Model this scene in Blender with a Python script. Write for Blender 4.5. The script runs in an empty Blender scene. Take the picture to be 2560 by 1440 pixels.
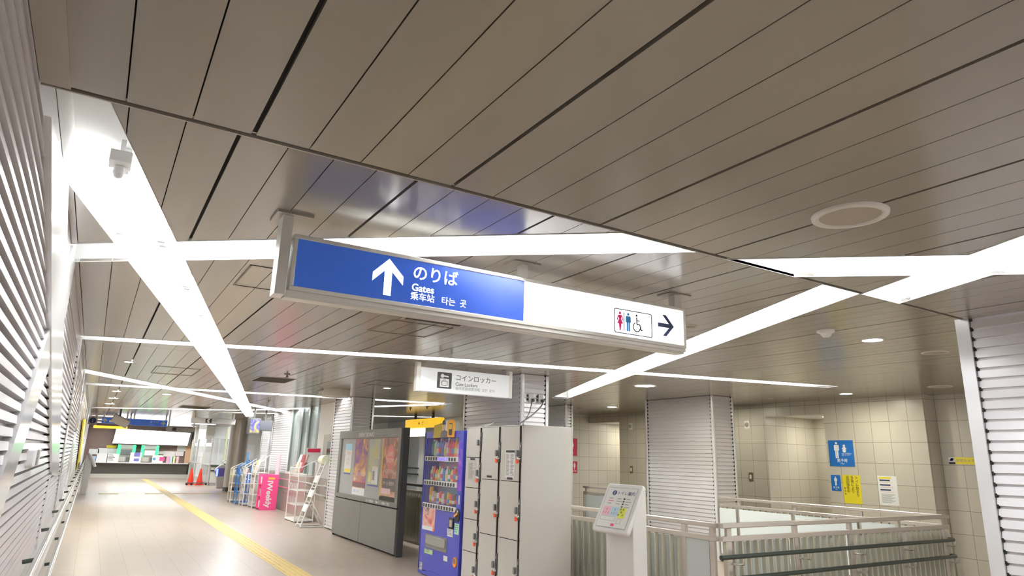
import bpy, bmesh, math, random
from mathutils import Vector, Matrix
random.seed(7)
scn = bpy.context.scene
COL = scn.collection
PI = math.pi

# ---------------------------------------------------------------- camera
F_PX, YAW, PITCH, ROLL, EYE = 1646.8, 0.548542, 0.252115, 0.0277711, 1.6
fwd = Vector((math.sin(YAW)*math.cos(PITCH), math.cos(YAW)*math.cos(PITCH), math.sin(PITCH)))
r0 = Vector((math.cos(YAW), -math.sin(YAW), 0)); u0 = r0.cross(fwd)
RT = math.cos(ROLL)*r0 + math.sin(ROLL)*u0; UP = RT.cross(fwd)
cd = bpy.data.cameras.new('camera'); cam = bpy.data.objects.new('camera', cd); COL.objects.link(cam)
cam.matrix_world = Matrix(((RT.x, UP.x, -fwd.x, 0), (RT.y, UP.y, -fwd.y, 0), (RT.z, UP.z, -fwd.z, EYE), (0, 0, 0, 1)))
cd.sensor_fit = 'HORIZONTAL'; cd.sensor_width = 36; cd.lens = F_PX/2560*36
cd.clip_start = 0.05; cd.clip_end = 200
scn.camera = cam
# ---------------------------------------------------------------- view, world
scn.view_settings.view_transform = 'Standard'; scn.view_settings.look = 'None'
scn.view_settings.gamma = 1.0; scn.view_settings.use_curve_mapping = False
scn.view_settings.exposure = 1.02
scn.cycles.use_denoising = True
scn.cycles.max_bounces = 8; scn.cycles.diffuse_bounces = 5; scn.cycles.glossy_bounces = 4
scn.cycles.sample_clamp_indirect = 6.0
w = bpy.data.worlds.new('station_air'); scn.world = w; w.use_nodes = True
w.node_tree.nodes['Background'].inputs[0].default_value = (1.0, 0.98, 0.95, 1)
w.node_tree.nodes['Background'].inputs[1].default_value = 0.55
TUBE = 37.0          # brightness of the fluorescent tubes
DOWN = 150.0          # brightness of the downlights

def at(px, py, ax, v):
    """point of the plane (axis ax = v) seen at pixel px, py of the 2560 x 1440 frame"""
    d = RT*((px-1280)/F_PX) + UP*(-(py-720)/F_PX) + fwd
    t = (v - (0, 0, EYE)[ax])/d[ax]
    return Vector((d.x*t, d.y*t, EYE + d.z*t))

# ---------------------------------------------------------------- materials
MATS = {}
def srgb(r, g, b):
    f = lambda c: (c/12.92 if c <= .04045 else ((c+.055)/1.055)**2.4)
    return (f(r/255), f(g/255), f(b/255))
def mat(name, c, rough=.5, metal=0., var=.04, scale=6., emit=0., trans=0., alpha=1., spec=.5, aniso=None, ecol=None):
    if name in MATS: return MATS[name]
    m = bpy.data.materials.new(name); m.use_nodes = True; nt = m.node_tree
    b = nt.nodes['Principled BSDF']
    b.inputs['Roughness'].default_value = rough; b.inputs['Metallic'].default_value = metal
    b.inputs['Specular IOR Level'].default_value = spec
    b.inputs['Base Color'].default_value = (*c, 1)
    if trans: b.inputs['Transmission Weight'].default_value = trans
    if alpha < 1: b.inputs['Alpha'].default_value = alpha
    if emit:
        b.inputs['Emission Color'].default_value = (*(ecol or c), 1); b.inputs['Emission Strength'].default_value = emit
    if var and not emit:
        tc = nt.nodes.new('ShaderNodeTexCoord'); nz = nt.nodes.new('ShaderNodeTexNoise')
        nz.inputs['Scale'].default_value = scale; nz.inputs['Detail'].default_value = 3
        nt.links.new(tc.outputs['Object'], nz.inputs['Vector'])
        mx = nt.nodes.new('ShaderNodeMix'); mx.data_type = 'RGBA'
        mx.inputs[6].default_value = (*[max(0, k*(1-var)) for k in c], 1)
        mx.inputs[7].default_value = (*[min(1, k*(1+var)) for k in c], 1)
        nt.links.new(nz.outputs['Fac'], mx.inputs[0]); nt.links.new(mx.outputs[2], b.inputs['Base Color'])
    MATS[name] = m
    return m
def tile_mat(name, ax_u, ax_v, pu, pv, ou, ov, c, grout, line=.004, rough=.35, var=.05, stagger=0.0):
    """square tiles with grout lines, laid by the object's own coordinates"""
    m = bpy.data.materials.new(name); m.use_nodes = True; nt = m.node_tree; N = nt.nodes; L = nt.links
    b = N['Principled BSDF']; b.inputs['Roughness'].default_value = rough
    tc = N.new('ShaderNodeTexCoord'); sp = N.new('ShaderNodeSeparateXYZ'); L.new(tc.outputs['Object'], sp.inputs[0])
    def mth(op, a, bb=None):
        n = N.new('ShaderNodeMath'); n.operation = op
        for i, s in enumerate((a, bb)):
            if s is None: continue
            if isinstance(s, (int, float)): n.inputs[i].default_value = s
            else: L.new(s, n.inputs[i])
        return n.outputs[0]
    def cell(axis, p, o):
        q = mth('DIVIDE', mth('SUBTRACT', sp.outputs[axis], o), p)
        fl = mth('FLOOR', q); fr = mth('SUBTRACT', q, fl)
        edge = mth('MULTIPLY', mth('SUBTRACT', .5, mth('ABSOLUTE', mth('SUBTRACT', fr, .5))), p)
        return fl, mth('LESS_THAN', edge, line/2)
    fu, gu = cell(ax_u, pu, ou); fv, gv = cell(ax_v, pv, ov)
    g = mth('MAXIMUM', gu, gv)
    cb = N.new('ShaderNodeCombineXYZ'); L.new(fu, cb.inputs[0]); L.new(fv, cb.inputs[1])
    wn = N.new('ShaderNodeTexWhiteNoise'); wn.noise_dimensions = '3D'; L.new(cb.outputs[0], wn.inputs['Vector'])
    nz = N.new('ShaderNodeTexNoise'); nz.inputs['Scale'].default_value = 40; L.new(tc.outputs['Object'], nz.inputs['Vector'])
    fac = mth('ADD', mth('MULTIPLY', wn.outputs['Value'], .6), mth('MULTIPLY', nz.outputs['Fac'], .4))
    mx = N.new('ShaderNodeMix'); mx.data_type = 'RGBA'; L.new(fac, mx.inputs[0])
    mx.inputs[6].default_value = (*[k*(1-var) for k in c], 1); mx.inputs[7].default_value = (*[min(1, k*(1+var)) for k in c], 1)
    m2 = N.new('ShaderNodeMix'); m2.data_type = 'RGBA'; L.new(g, m2.inputs[0]); L.new(mx.outputs[2], m2.inputs[6])
    m2.inputs[7].default_value = (*grout, 1); L.new(m2.outputs[2], b.inputs['Base Color'])
    bp = N.new('ShaderNodeBump'); bp.inputs['Strength'].default_value = .25; bp.inputs['Distance'].default_value = .003
    L.new(mth('SUBTRACT', 1.0, g), bp.inputs['Height']); L.new(bp.outputs[0], b.inputs['Normal'])
    return m
def swirl_mat(name, cols, scale=3., rough=.45, kind='noise', seed=0.):
    """printed picture: soft procedural colour fields"""
    m = bpy.data.materials.new(name); m.use_nodes = True; nt = m.node_tree; N = nt.nodes; L = nt.links
    b = N['Principled BSDF']; b.inputs['Roughness'].default_value = rough
    tc = N.new('ShaderNodeTexCoord'); mp = N.new('ShaderNodeMapping'); mp.inputs['Location'].default_value = (seed, seed*1.7, seed*.6)
    L.new(tc.outputs['Object'], mp.inputs[0])
    if kind == 'noise':
        t = N.new('ShaderNodeTexNoise'); t.inputs['Scale'].default_value = scale; t.inputs['Detail'].default_value = 4
        t.inputs['Distortion'].default_value = 1.2; out = t.outputs['Fac']
    else:
        t = N.new('ShaderNodeTexVoronoi'); t.inputs['Scale'].default_value = scale
        s = N.new('ShaderNodeSeparateColor'); L.new(t.outputs['Color'], s.inputs[0]); out = s.outputs[0]
    L.new(mp.outputs[0], t.inputs['Vector'])
    cr = N.new('ShaderNodeValToRGB'); e = cr.color_ramp.elements
    lo, hi = (.28, .72) if kind == 'noise' else (0., 1.)
    n = len(cols)
    e[0].position = lo; e[0].color = (*cols[0], 1); e[1].position = hi; e[1].color = (*cols[-1], 1)
    for i in range(1, n-1):
        x = e.new(lo + (hi-lo)*i/(n-1)); x.color = (*cols[i], 1)
    L.new(out, cr.inputs[0]); L.new(cr.outputs[0], b.inputs['Base Color'])
    return m
WHITE = mat('white_paint', (.80, .79, .78), .35)
WGLOSS = mat('white_gloss_metal', (.78, .78, .79), .16, .25)
TROUGH = mat('trough_white', (.86, .86, .85), .5, var=.01)
SLAT = mat('slat_aluminium', (.71, .69, .71), .3, .25, var=.02)
GAP = mat('gap_black', (.012, .012, .010), .8, var=0)
PANEL = mat('ceiling_panel_metal', (.335, .303, .252), .2, .15, var=.025, scale=1.2)
BACKING = mat('ceiling_void', (.03, .028, .024), .9, var=0)
EDGE = mat('ceiling_edge_trim', (.40, .36, .30), .35, .3)
STEEL = mat('brushed_steel', (.66, .61, .56), .28, .65, var=.03)
STEELD = mat('baluster_steel', (.57, .54, .44), .4, .2, var=.03)
CHROME = mat('chrome', (.75, .75, .75), .12, 1., var=0)
ALU = mat('satin_aluminium', (.74, .72, .67), .32, .3, var=.02)
BLACKR = mat('dark_green_rubber', (.035, .05, .042), .3, var=.02)
BLACK = mat('black_plastic', (.02, .02, .02), .4, var=0)
DARK = mat('charcoal_paint', (.085, .088, .085), .42, .1, var=.03)
GREYP = mat('board_grey_panel', (.19, .185, .175), .4, .1, var=.03)
LOCK = mat('locker_cream', (.66, .635, .59), .4, var=.02)
ORANGE = mat('orange_plastic', (.9, .09, .02), .35)
BLUEV = mat('vending_blue', (.06, .07, .46), .22, var=.03)
BLUES = mat('sign_blue', (.018, .055, .36), .3, var=.02)
PINK = mat('hot_pink', (.9, .09, .30), .35)
YELLOW = mat('sign_yellow', (.85, .72, .03), .4)
AMBER = mat('amber_yellow', (.9, .55, .03), .4)
RED = mat('cone_red', (.85, .05, .015), .45)
CRIM = mat('crimson', (.62, .015, .07), .4)
BLUEM = mat('men_blue', (.01, .16, .55), .4)
TEXTW = mat('letter_white', (.9, .9, .9), .4, var=0)
TEXTK = mat('letter_black', (.02, .02, .02), .5, var=0)
TEXTB = mat('letter_navy', (.03, .04, .14), .5, var=0)
TEXTG = mat('letter_grey', (.28, .28, .28), .5, var=0)
PAPER = mat('paper', (.85, .85, .84), .6, var=.01)
BROWN = mat('counter_brown', (.20, .135, .11), .45)
GRANITE = mat('granite_wainscot', (.33, .28, .25), .25, var=.2, scale=60)
PLINTH = mat('plinth_stone', (.60, .58, .53), .4, var=.06, scale=20)
GLASSY = mat('frosted_screen', (.66, .72, .72), .3, var=.02)
GLASS = mat('clear_glass', (.92, .97, .96), .02, trans=1., var=0, spec=.5)
THING = mat('thin_clear_cover', (1, 1, 1), .03, alpha=.07, var=0)
GREENLED = mat('green_led', (.03, .9, .15), .5, emit=1.3)
TUBEM = mat('tube_light', (.965, .985, 1.), .5, emit=TUBE)
DOWNM = mat('downlight_glow', (1., .95, .78), .5, emit=DOWN)
SIGNLIT = mat('sign_lit_white', (.95, .96, 1.), .35, emit=.85)
SIGNBLUE = mat('sign_lit_blue', (.018, .06, .36), .25, emit=.24, ecol=(.04, .12, .42))
MAPLIT = mat('fare_map_lit', (1, 1, 1), .4, emit=2.2)

# ---------------------------------------------------------------- mesh building
class MB:
    def __init__(s): s.v = []; s.f = []; s.sm = []
    def add(s, vs, fs, smooth=False):
        o = len(s.v); s.v += [Vector(p) for p in vs]; s.f += [[i+o for i in f] for f in fs]; s.sm += [smooth]*len(fs); return s
    def box(s, a, b):
        x0, y0, z0 = [min(a[i], b[i]) for i in range(3)]; x1, y1, z1 = [max(a[i], b[i]) for i in range(3)]
        return s.add([(x0,y0,z0),(x1,y0,z0),(x1,y1,z0),(x0,y1,z0),(x0,y0,z1),(x1,y0,z1),(x1,y1,z1),(x0,y1,z1)],
                     [(0,3,2,1),(4,5,6,7),(0,1,5,4),(1,2,6,5),(2,3,7,6),(3,0,4,7)])
    def prism(s, poly, fr, d0, d1):
        """poly: 2-D outline in frame fr, from depth d0 to d1 along its normal"""
        n = len(poly)
        vs = [fr(p[0], p[1], d0) for p in poly] + [fr(p[0], p[1], d1) for p in poly]
        fs = [tuple(range(n))[::-1], tuple(range(n, 2*n))] + [(i, (i+1) % n, n+(i+1) % n, n+i) for i in range(n)]
        return s.add(vs, fs)
    def tube(s, pts, r, n=10, cap=True):
        pts = [Vector(p) for p in pts]; rs = r if isinstance(r, (list, tuple)) else [r]*len(pts)
        vs = []; fs = []
        ref = None
        for i, p in enumerate(pts):
            t = (pts[min(i+1, len(pts)-1)] - pts[max(i-1, 0)]).normalized()
            if ref is None: ref = Vector((0, 0, 1)) if abs(t.z) < .9 else Vector((1, 0, 0))
            a = (ref - t*ref.dot(t)).normalized(); b = t.cross(a); ref = a
            for k in range(n):
                q = 2*PI*k/n; vs.append(p + (a*math.cos(q) + b*math.sin(q))*rs[i])
        m = len(pts)
        for i in range(m-1):
            for k in range(n): fs.append((i*n+k, i*n+(k+1) % n, (i+1)*n+(k+1) % n, (i+1)*n+k))
        s.add(vs, fs, True)
        if cap: s.add(vs[:n], [tuple(range(n))[::-1]]); s.add(vs[-n:], [tuple(range(n))])
        return s
    def lathe(s, c, prof, n=24, axis=Vector((0, 0, 1)), cap=True):
        """prof: list of (radius, height) about the axis through c"""
        c = Vector(c); a = Vector((1, 0, 0)) if abs(axis.z) > .9 else Vector((0, 0, 1)); b = axis.cross(a)
        vs = []; fs = []
        for r, h in prof:
            for k in range(n):
                q = 2*PI*k/n; vs.append(c + axis*h + (a*math.cos(q) + b*math.sin(q))*r)
        for i in range(len(prof)-1):
            for k in range(n): fs.append((i*n+k, i*n+(k+1) % n, (i+1)*n+(k+1) % n, (i+1)*n+k))
        s.add(vs, fs, n > 8)
        if cap and prof[0][0] > 0: s.add(vs[:n], [tuple(range(n))[::-1]])
        if cap and prof[-1][0] > 0: s.add(vs[-n:], [tuple(range(n))])
        return s
OFF = {}
def link_mesh(name, mb, m, off, parent=None, bevel=0.):
    me = bpy.data.meshes.new(name)
    me.from_pydata([tuple(p-off) for p in mb.v], [], mb.f)
    me.materials.append(m)
    for i, p in enumerate(me.polygons): p.use_smooth = mb.sm[i]
    bm = bmesh.new(); bm.from_mesh(me); bmesh.ops.recalc_face_normals(bm, faces=bm.faces); bm.to_mesh(me); bm.free()
    o = bpy.data.objects.new(name, me); COL.objects.link(o)
    if bevel:
        md = o.modifiers.new('soft_edge', 'BEVEL'); md.width = bevel; md.segments = 2; md.limit_method = 'ANGLE'; md.angle_limit = .7
    if parent: o.parent = parent
    return o
def thing(name, label, cat, loc, group=None):
    o = bpy.data.objects.new(name, None); COL.objects.link(o); o.location = loc; o.empty_display_size = .1
    o['label'] = label; o['category'] = cat
    if group: o['group'] = group
    OFF[o.name] = Vector(loc); return o
def part(name, mb, m, parent, label=None, bevel=0.):
    o = link_mesh(name, mb, m, OFF[parent.name], parent, bevel); OFF[o.name] = OFF[parent.name]
    if label: o['label'] = label
    return o
def solo(name, mb, m, label, cat, loc=None, group=None, bevel=0.):
    if loc is None:
        n = len(mb.v); loc = (sum(p.x for p in mb.v)/n, sum(p.y for p in mb.v)/n, min(p.z for p in mb.v))
    o = link_mesh(name, mb, m, Vector(loc), None, bevel); o.location = loc
    o['label'] = label; o['category'] = cat
    if group: o['group'] = group
    OFF[o.name] = Vector(loc); return o
def struct(name, mb, m, label=None):
    o = link_mesh(name, mb, m, Vector((0, 0, 0))); o['kind'] = 'structure'; OFF[o.name] = Vector((0, 0, 0))
    if label: o['label'] = label
    return o
def frame(o, u, v):
    o = Vector(o); u = Vector(u).normalized(); v = Vector(v).normalized(); n = u.cross(v)
    f = lambda a, b, c=0.: o + u*a + v*b + n*c
    f.o, f.u, f.v, f.n = o, u, v, n
    return f
def facing_left(x, y, z=0.): return frame((x, y, z), (0, -1, 0), (0, 0, 1))      # face looks towards -X
def facing_cam(x, y, z=0.): return frame((x, y, z), (1, 0, 0), (0, 0, 1))        # face looks towards -Y
def rect(x0, y0, x1, y1): return [(x0, y0), (x1, y0), (x1, y1), (x0, y1)]
def rrect(x0, y0, x1, y1, r, n=4):
    out = []
    for cx, cy, a in ((x1-r, y1-r, 0), (x0+r, y1-r, 90), (x0+r, y0+r, 180), (x1-r, y0+r, 270)):
        for k in range(n+1):
            q = math.radians(a+90*k/n); out.append((cx+r*math.cos(q), cy+r*math.sin(q)))
    return out
def disc(cx, cy, r, n=20, ry=None): return [(cx+r*math.cos(2*PI*k/n), cy+(ry or r)*math.sin(2*PI*k/n)) for k in range(n)]
def stroke(pts, wd):
    """thick polyline as separate convex quads"""
    out = []
    for (x0, y0), (x1, y1) in zip(pts, pts[1:]):
        L = math.hypot(x1-x0, y1-y0) or 1; nx, ny = -(y1-y0)/L*wd/2, (x1-x0)/L*wd/2
        out.append([(x0-nx, y0-ny), (x1-nx, y1-ny), (x1+nx, y1+ny), (x0+nx, y0+ny)])
    return out
def flat(polys, fr, d0=0., d1=.002):
    mb = MB()
    for p in polys: mb.prism(p, fr, d0, d1)
    return mb
def text(body, fr, x, y, size, m, parent, d=.003, align='LEFT', sx=1., name='lettering', bold=0., spacing=1., shear=0., rot=0.):
    cu = bpy.data.curves.new('glyphs', 'FONT'); cu.body = body; cu.size = size; cu.align_x = align
    cu.space_line = spacing; cu.offset = bold; cu.resolution_u = 3; cu.extrude = .0004
    t = bpy.data.objects.new('glyphs', cu); COL.objects.link(t)
    bpy.context.view_layer.update()
    me = bpy.data.meshes.new_from_object(t.evaluated_get(bpy.context.evaluated_depsgraph_get()))
    bpy.data.objects.remove(t); bpy.data.curves.remove(cu)
    off = OFF[parent.name]; c, s_ = math.cos(rot), math.sin(rot)
    for v in me.vertices:
        a, b = v.co.x*sx, v.co.y
        a, b = a*c - b*s_, a*s_ + b*c
        v.co = fr(x+a, y+b, d+v.co.z) - off
    me.materials.clear(); me.materials.append(m)
    o = bpy.data.objects.new(name, me); COL.objects.link(o); o.parent = parent; OFF[o.name] = off
    return o
def copy_tree(o, parent=None):
    kids = list(o.children); c = o.copy(); COL.objects.link(c); OFF[c.name] = OFF.get(o.name, Vector())
    if parent: c.parent = parent
    for k in kids: copy_tree(k, c)
    return c
# ---------------------------------------------------------------- convex polygon cutting (plan view)
def ccw(p):
    a = sum(p[i][0]*p[(i+1) % len(p)][1]-p[(i+1) % len(p)][0]*p[i][1] for i in range(len(p)))
    return p if a > 0 else p[::-1]
def half(p, a, b, keep_left):
    out = []; sd = lambda q: ((b[0]-a[0])*(q[1]-a[1])-(b[1]-a[1])*(q[0]-a[0]))*(1 if keep_left else -1)
    for i in range(len(p)):
        q, r = p[i], p[(i+1) % len(p)]; s, t = sd(q), sd(r)
        if s >= 0: out.append(q)
        if (s > 0 and t < 0) or (s < 0 and t > 0):
            k = s/(s-t); out.append((q[0]+(r[0]-q[0])*k, q[1]+(r[1]-q[1])*k))
    return out
def area(p): return abs(sum(p[i][0]*p[(i+1) % len(p)][1]-p[(i+1) % len(p)][0]*p[i][1] for i in range(len(p))))/2 if len(p) > 2 else 0
def subtract(p, q):
    """convex p minus convex q (counter-clockwise)"""
    out = []; rest = p
    for i in range(len(q)):
        a, b = q[i], q[(i+1) % len(q)]
        o = half(rest, a, b, False)
        if area(o) > 1e-5: out.append(o)
        rest = half(rest, a, b, True)
        if area(rest) < 1e-6: break
    return out
def seg_minus(a, b, q):
    """parts of segment ab outside convex q"""
    t0, t1 = 0., 1.
    for i in range(len(q)):
        c, d = q[i], q[(i+1) % len(q)]
        sd = lambda p: (d[0]-c[0])*(p[1]-c[1])-(d[1]-c[1])*(p[0]-c[0])
        s, t = sd(a), sd(b)
        if s < 0 and t < 0: return [(a, b)]
        if s < 0: t0 = max(t0, s/(s-t))
        elif t < 0: t1 = min(t1, s/(s-t))
    if t1-t0 < 1e-4: return [(a, b)]
    P = lambda t: (a[0]+(b[0]-a[0])*t, a[1]+(b[1]-a[1])*t)
    out = []
    if t0 > 1e-4: out.append((a, P(t0)))
    if t1 < 1-1e-4: out.append((P(t1), b))
    return out

# ================================================================ THE SETTING
XW, ZN, ZF, YE = -.29, 2.625, 2.78, 2.2       # left wall, near / far ceiling height, the step between them
SLOT_F = {
 'wide': [[(-.206,2.2),(1.18,8.4),(.811,8.4),(-.29,3.469),(-.29,2.2)], [(1.18,8.4),(4.95,26),(4.638,26),(.811,8.4)]],
 'cross': [[(-.29,4.625),(2.642,2.2),(3.19,2.2),(-.29,5.1)]],
 'right': [[(3.84,2.2),(4.253,2.2),(7.963,10.8),(7.6,10.8),(5.567,6.263)]],
 'second': [[(-.29,8.61),(3.487,7.37),(3.55,7.64),(-.29,8.9)], [(3.487,7.37),(9.42,5.91),(9.5,6.15),(3.55,7.64)]],
 'oblique': [[(-.29,12.43),(5.76,22.2),(5.76,22.9),(-.29,13.05)]],
 'third': [[(-.29,15.2),(6.9,13.8),(6.9,14.2),(-.29,15.6)]],
 'fourth': [[(-.29,24.7),(3.65,21.4),(3.65,21.85),(-.29,25.2)]],
 'gate': [[(3.55,21.5),(6.8,14.2),(7.08,14.33),(3.85,21.65)]],
 'back': [[(3.3,23.3),(9.1,19.1),(9.35,19.4),(3.5,23.65)]],
 'end': [[(-.29,31.0),(6.,31.0),(6.,31.8),(-.29,31.8)]],
 'counter': [[(-.29,35.2),(6.,35.2),(6.,36.2),(-.29,36.2)]],  # added slot, brightens the far stretch of the corridor
 'gates': [[(5.6,33.0),(9.4,33.0),(9.4,33.8),(5.6,33.8)]],  # added slot, lights the white room and the office
 'last': [[(-.29,39.4),(4.7,39.4),(4.7,40.6),(-.29,40.6)]],  # added slot, brightens the end wall and its counter
}
SLOT_N = {
 'cross_near': [[(2.642,2.2),(5.1,.086),(5.1,.6),(3.19,2.2)]],
 'right_near': [[(3.84,2.2),(1.084,-4),(1.557,-4),(4.253,2.2)]],
}
for d in (SLOT_F, SLOT_N):
    for k in d: d[k] = [ccw(p) for p in d[k]]
ALLF = [p for k in SLOT_F for p in SLOT_F[k]]; ALLN = [p for k in SLOT_N for p in SLOT_N[k]]
def panels(x0, x1, y0, y1, z, slots, cut=()):
    mb = MB(); x = .300 + .1862*4*math.floor((x0-.3)/(.1862*4)); k = 0
    while x < x1:
        g0 = .008 if k % 4 == 0 else .0022; g1 = .008 if (k+1) % 4 == 0 else .0022
        a, b = max(x0, x+g0), min(x1, x+.1862-g1)
        if b-a > .005:
            ps = [[(a, y0), (b, y0), (b, y1), (a, y1)]]
            for q in list(slots)+list(cut): ps = [r for p in ps for r in subtract(p, q)]
            for p in ps:
                n = len(p)
                mb.add([(X, Y, z) for X, Y in p] + [(X, Y, z+.018) for X, Y in p],
                       [tuple(range(n))] + [(i, (i+1) % n, n+(i+1) % n, n+i) for i in range(n)])
        x += .1862; k += 1
    return mb
struct('ceiling', panels(XW, 5.07, -4, YE-.022, ZN, ALLN), PANEL)
struct('ceiling.001', panels(XW, 12.2, YE+.0, 45, ZF, ALLF), PANEL)
bk = MB()
for (x0, x1, y0, y1, z, sl) in ((XW, 5.07, -4, YE, ZN+.02, ALLN), (XW, 12.2, YE, 45, ZF+.02, ALLF)):
    ps = [[(x0, y0), (x1, y0), (x1, y1), (x0, y1)]]
    for q in sl: ps = [r for p in ps for r in subtract(p, q)]
    for p in ps: bk.add([(X, Y, z) for X, Y in p], [tuple(range(len(p)))])
struct('ceiling.002', bk, BACKING)
ed = MB()   # folded edge of the lower ceiling
for a, b in ((XW, 5.07),):
    ed.box((a, YE+.003, ZN+.012), (b, YE+.008, ZF+.03))
    ed.box((a, YE, ZN-.002), (b, YE+.008, ZN+.012))
struct('trim_1', ed, EDGE)
ed = MB()   # flat border between the left wall and the lower ceiling
ed.box((XW, -4, ZN-.004), (XW+.075, YE-.012, ZN+.02))
struct('trim_2', ed, EDGE)

NSLOT = 0
def light_slot(key, polys, z, others, label, tubes, tz):
    cx = sum(p[0] for p in polys[0])/len(polys[0]); cy = sum(p[1] for p in polys[0])/len(polys[0])
    t = thing('recessed_light_slot', label, 'ceiling light', (cx, cy, z))
    global NSLOT
    NSLOT += 1; mb = MB(); top = 3.0+.006*NSLOT
    for p in polys:
        n = len(p); mb.add([(X, Y, top) for X, Y in p], [tuple(range(n))])
        for i in range(n):
            a, b = p[i], p[(i+1) % n]
            segs = [(a, b)]
            for q in others+[o for o in polys if o is not p]:
                q2 = q
                segs = [s for (c, d) in segs for s in seg_minus(c, d, q2)]
            for c, d in segs:
                if math.hypot(c[0]-d[0], c[1]-d[1]) < .01: continue
                mb.add([(c[0], c[1], z-.004), (d[0], d[1], z-.004), (d[0], d[1], top), (c[0], c[1], top)], [(0, 1, 2, 3)])
    part('housing', mb, TROUGH, t)
    for (a, b) in tubes:
        a = Vector((*a, tz)); b = Vector((*b, tz)); L = (b-a).length; n = max(1, int(L/1.23)); d = (b-a)/L; st = L/n
        for i in range(n):
            p0 = a + d*(i*st+.03); p1 = a + d*((i+1)*st-.03)
            tb = part('fluorescent_tube', MB().tube([p0, p1], .017, 8), TUBEM, t)
            for q in (p0+d*.02, p1-d*.02): part('lamp_holder', MB().box(q-Vector((.022, .022, .02)), q+Vector((.022, .022, 3.0-tz-.001))), WHITE, tb)
    return t
for key, lab, tubes, tz in (
    ('wide', 'wide white light slot running lengthwise from the left wall towards the ticket counter', [((-.085,3.45),(1.0,8.35)), ((1.0,8.45),(4.78,25.9))], 2.90),
    ('cross', 'white light slot crossing above the blue and white gates sign', [((-.1,4.70),(2.85,2.27))], 2.92),
    ('right', 'slanting white light slot right of the gates sign, ending at the pillar with sockets', [((4.07,2.3),(5.75,6.2)), ((5.75,6.2),(7.72,10.6))], 2.90),
    ('second', 'long thin light slot passing just above the coin locker sign', [((-.1,8.70),(3.5,7.51)), ((3.55,7.5),(9.3,6.08))], 2.93),
    ('oblique', 'thin oblique light slot from the louvered wall crossing over to the ceiling drum', [((-.15,12.95),(5.6,22.3))], 2.91),
    ('third', 'thin crosswise light slot just beyond the round ceiling drum', [((-.1,15.37),(6.8,14.03))], 2.93),
    ('fourth', 'thin crosswise light slot before the far hanging signs', [((-.1,24.8),(3.5,21.75))], 2.92),
    ('gate', 'thin light slot above the glazed office beyond the event board', [((3.85,21.3),(6.8,14.6))], 2.9),
    ('back', 'far light slot behind the louvered pillar of the event board', [((3.6,23.3),(9.1,19.35))], 2.93),
    ('end', 'broad crosswise light slot right above the blue signs', [((-.1,31.25),(5.9,31.25)), ((-.1,31.55),(5.9,31.55))], 2.92),
    ('counter', 'broad crosswise light slot added between the blue signs and the ticket counter to brighten the far end', [((-.1,35.5),(5.9,35.5)), ((-.1,35.9),(5.9,35.9))], 2.92),
    ('gates', 'short light slot added over the ticket gates right of the steel column to brighten the office', [((5.7,33.25),(9.3,33.25)), ((5.7,33.55),(9.3,33.55))], 2.92),
    ('last', 'farthest crosswise light slot, added directly before the ticket counter to brighten it', [((-.1,39.8),(4.6,39.8)), ((-.1,40.2),(4.6,40.2))], 2.92)):
    light_slot(key, SLOT_F[key], ZF, [p for k in SLOT_F if k != key for p in SLOT_F[k]], lab, tubes, tz)
for key, lab, tubes, tz in (
    ('cross_near', 'bright light slot in the lower ceiling pointing at the right edge', [((2.95,2.1),(3.72,1.44)), ((3.95,1.25),(5.0,.35))], 2.86),
    ('right_near', 'light slot in the lower ceiling with a bare tube showing, near the right louvered wall', [((3.95,2.12),(3.72,1.6)), ((3.55,1.2),(1.4,-3.8))], 2.80)):
    light_slot(key, SLOT_N[key], ZN, [p for k in SLOT_N if k != key for p in SLOT_N[k]], lab, tubes, tz)

# floor
FLOOR = tile_mat('floor_tile', 0, 1, .3, .3, .055, .27, (.425, .352, .292), (.25, .205, .17), line=.005, rough=.32, var=.05)
struct('floor', MB().box((XW-.1, -4, -.1), (13.2, 45, 0)), FLOOR)

# slatted cladding
def slats(fr, x0, x1, z0, z1, pitch, dots=(True, True), proud=.0, lip=.80, deep=.016):
    a = MB(); d = MB(); n = int(round((z1-z0)/pitch)); p = (z1-z0)/n
    for i in range(n):
        b = z0+i*p
        prof = [(b, -deep), (b+.004, .0), (b+p*lip, -.007), (b+p*(lip+.04), -deep), (b+p, -deep)]
        for (v0, c0), (v1, c1) in zip(prof, prof[1:]):
            a.add([fr(x0, v0, c0+proud), fr(x1, v0, c0+proud), fr(x1, v1, c1+proud), fr(x0, v1, c1+proud)], [(0, 1, 2, 3)])
        for on, xx in ((dots[0], x0), (dots[1], x1)):
            if on: d.prism(rect(xx-.009, b+p*.78, xx+.009, b+p*1.16), fr, -.014+proud, .001+proud)
    return a, d
# left wall: slats above a stone plinth, with slanting metal bands that carry the ceiling lights' lines down the wall
fl = frame((XW, 0, 0), (0, 1, 0), (0, 0, 1))     # u along the wall, faces +X
a, d = slats(fl, -4, 43, .69, 2.615, .0547, (False, False), 0., .72, .034)
a.box((XW-.12, -4, .6), (XW-.036, 43, 3.0)); a.box((XW-.02, -4, 2.612), (XW-.002, 43, 3.0))
struct('wall_left', a, SLAT)
struct('baseboard_left', MB().box((XW-.1, -4, 0), (-.19, 42.4, .66)).box((XW-.1, -4, .66), (-.185, 42.4, .69)), PLINTH)
def band(poly, name, m=WGLOSS):
    mb = MB(); mb.prism(poly, fl, -.036, .018 if name == 'trim_3' else .012); struct(name, mb, m)
band([(2.42, 2.62), (3.43, 2.76), (4.30, 2.555), (9.5, 1.26), (7.66, 1.325), (4.2, 2.17)], 'trim_3')
band([(4.64, 2.62), (4.6, 2.76), (5.12, 2.76), (5.20, 2.44), (3.6, 1.31), (2.0, .28), (2.0, .69), (3.5, 1.60)], 'trim_4')
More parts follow.
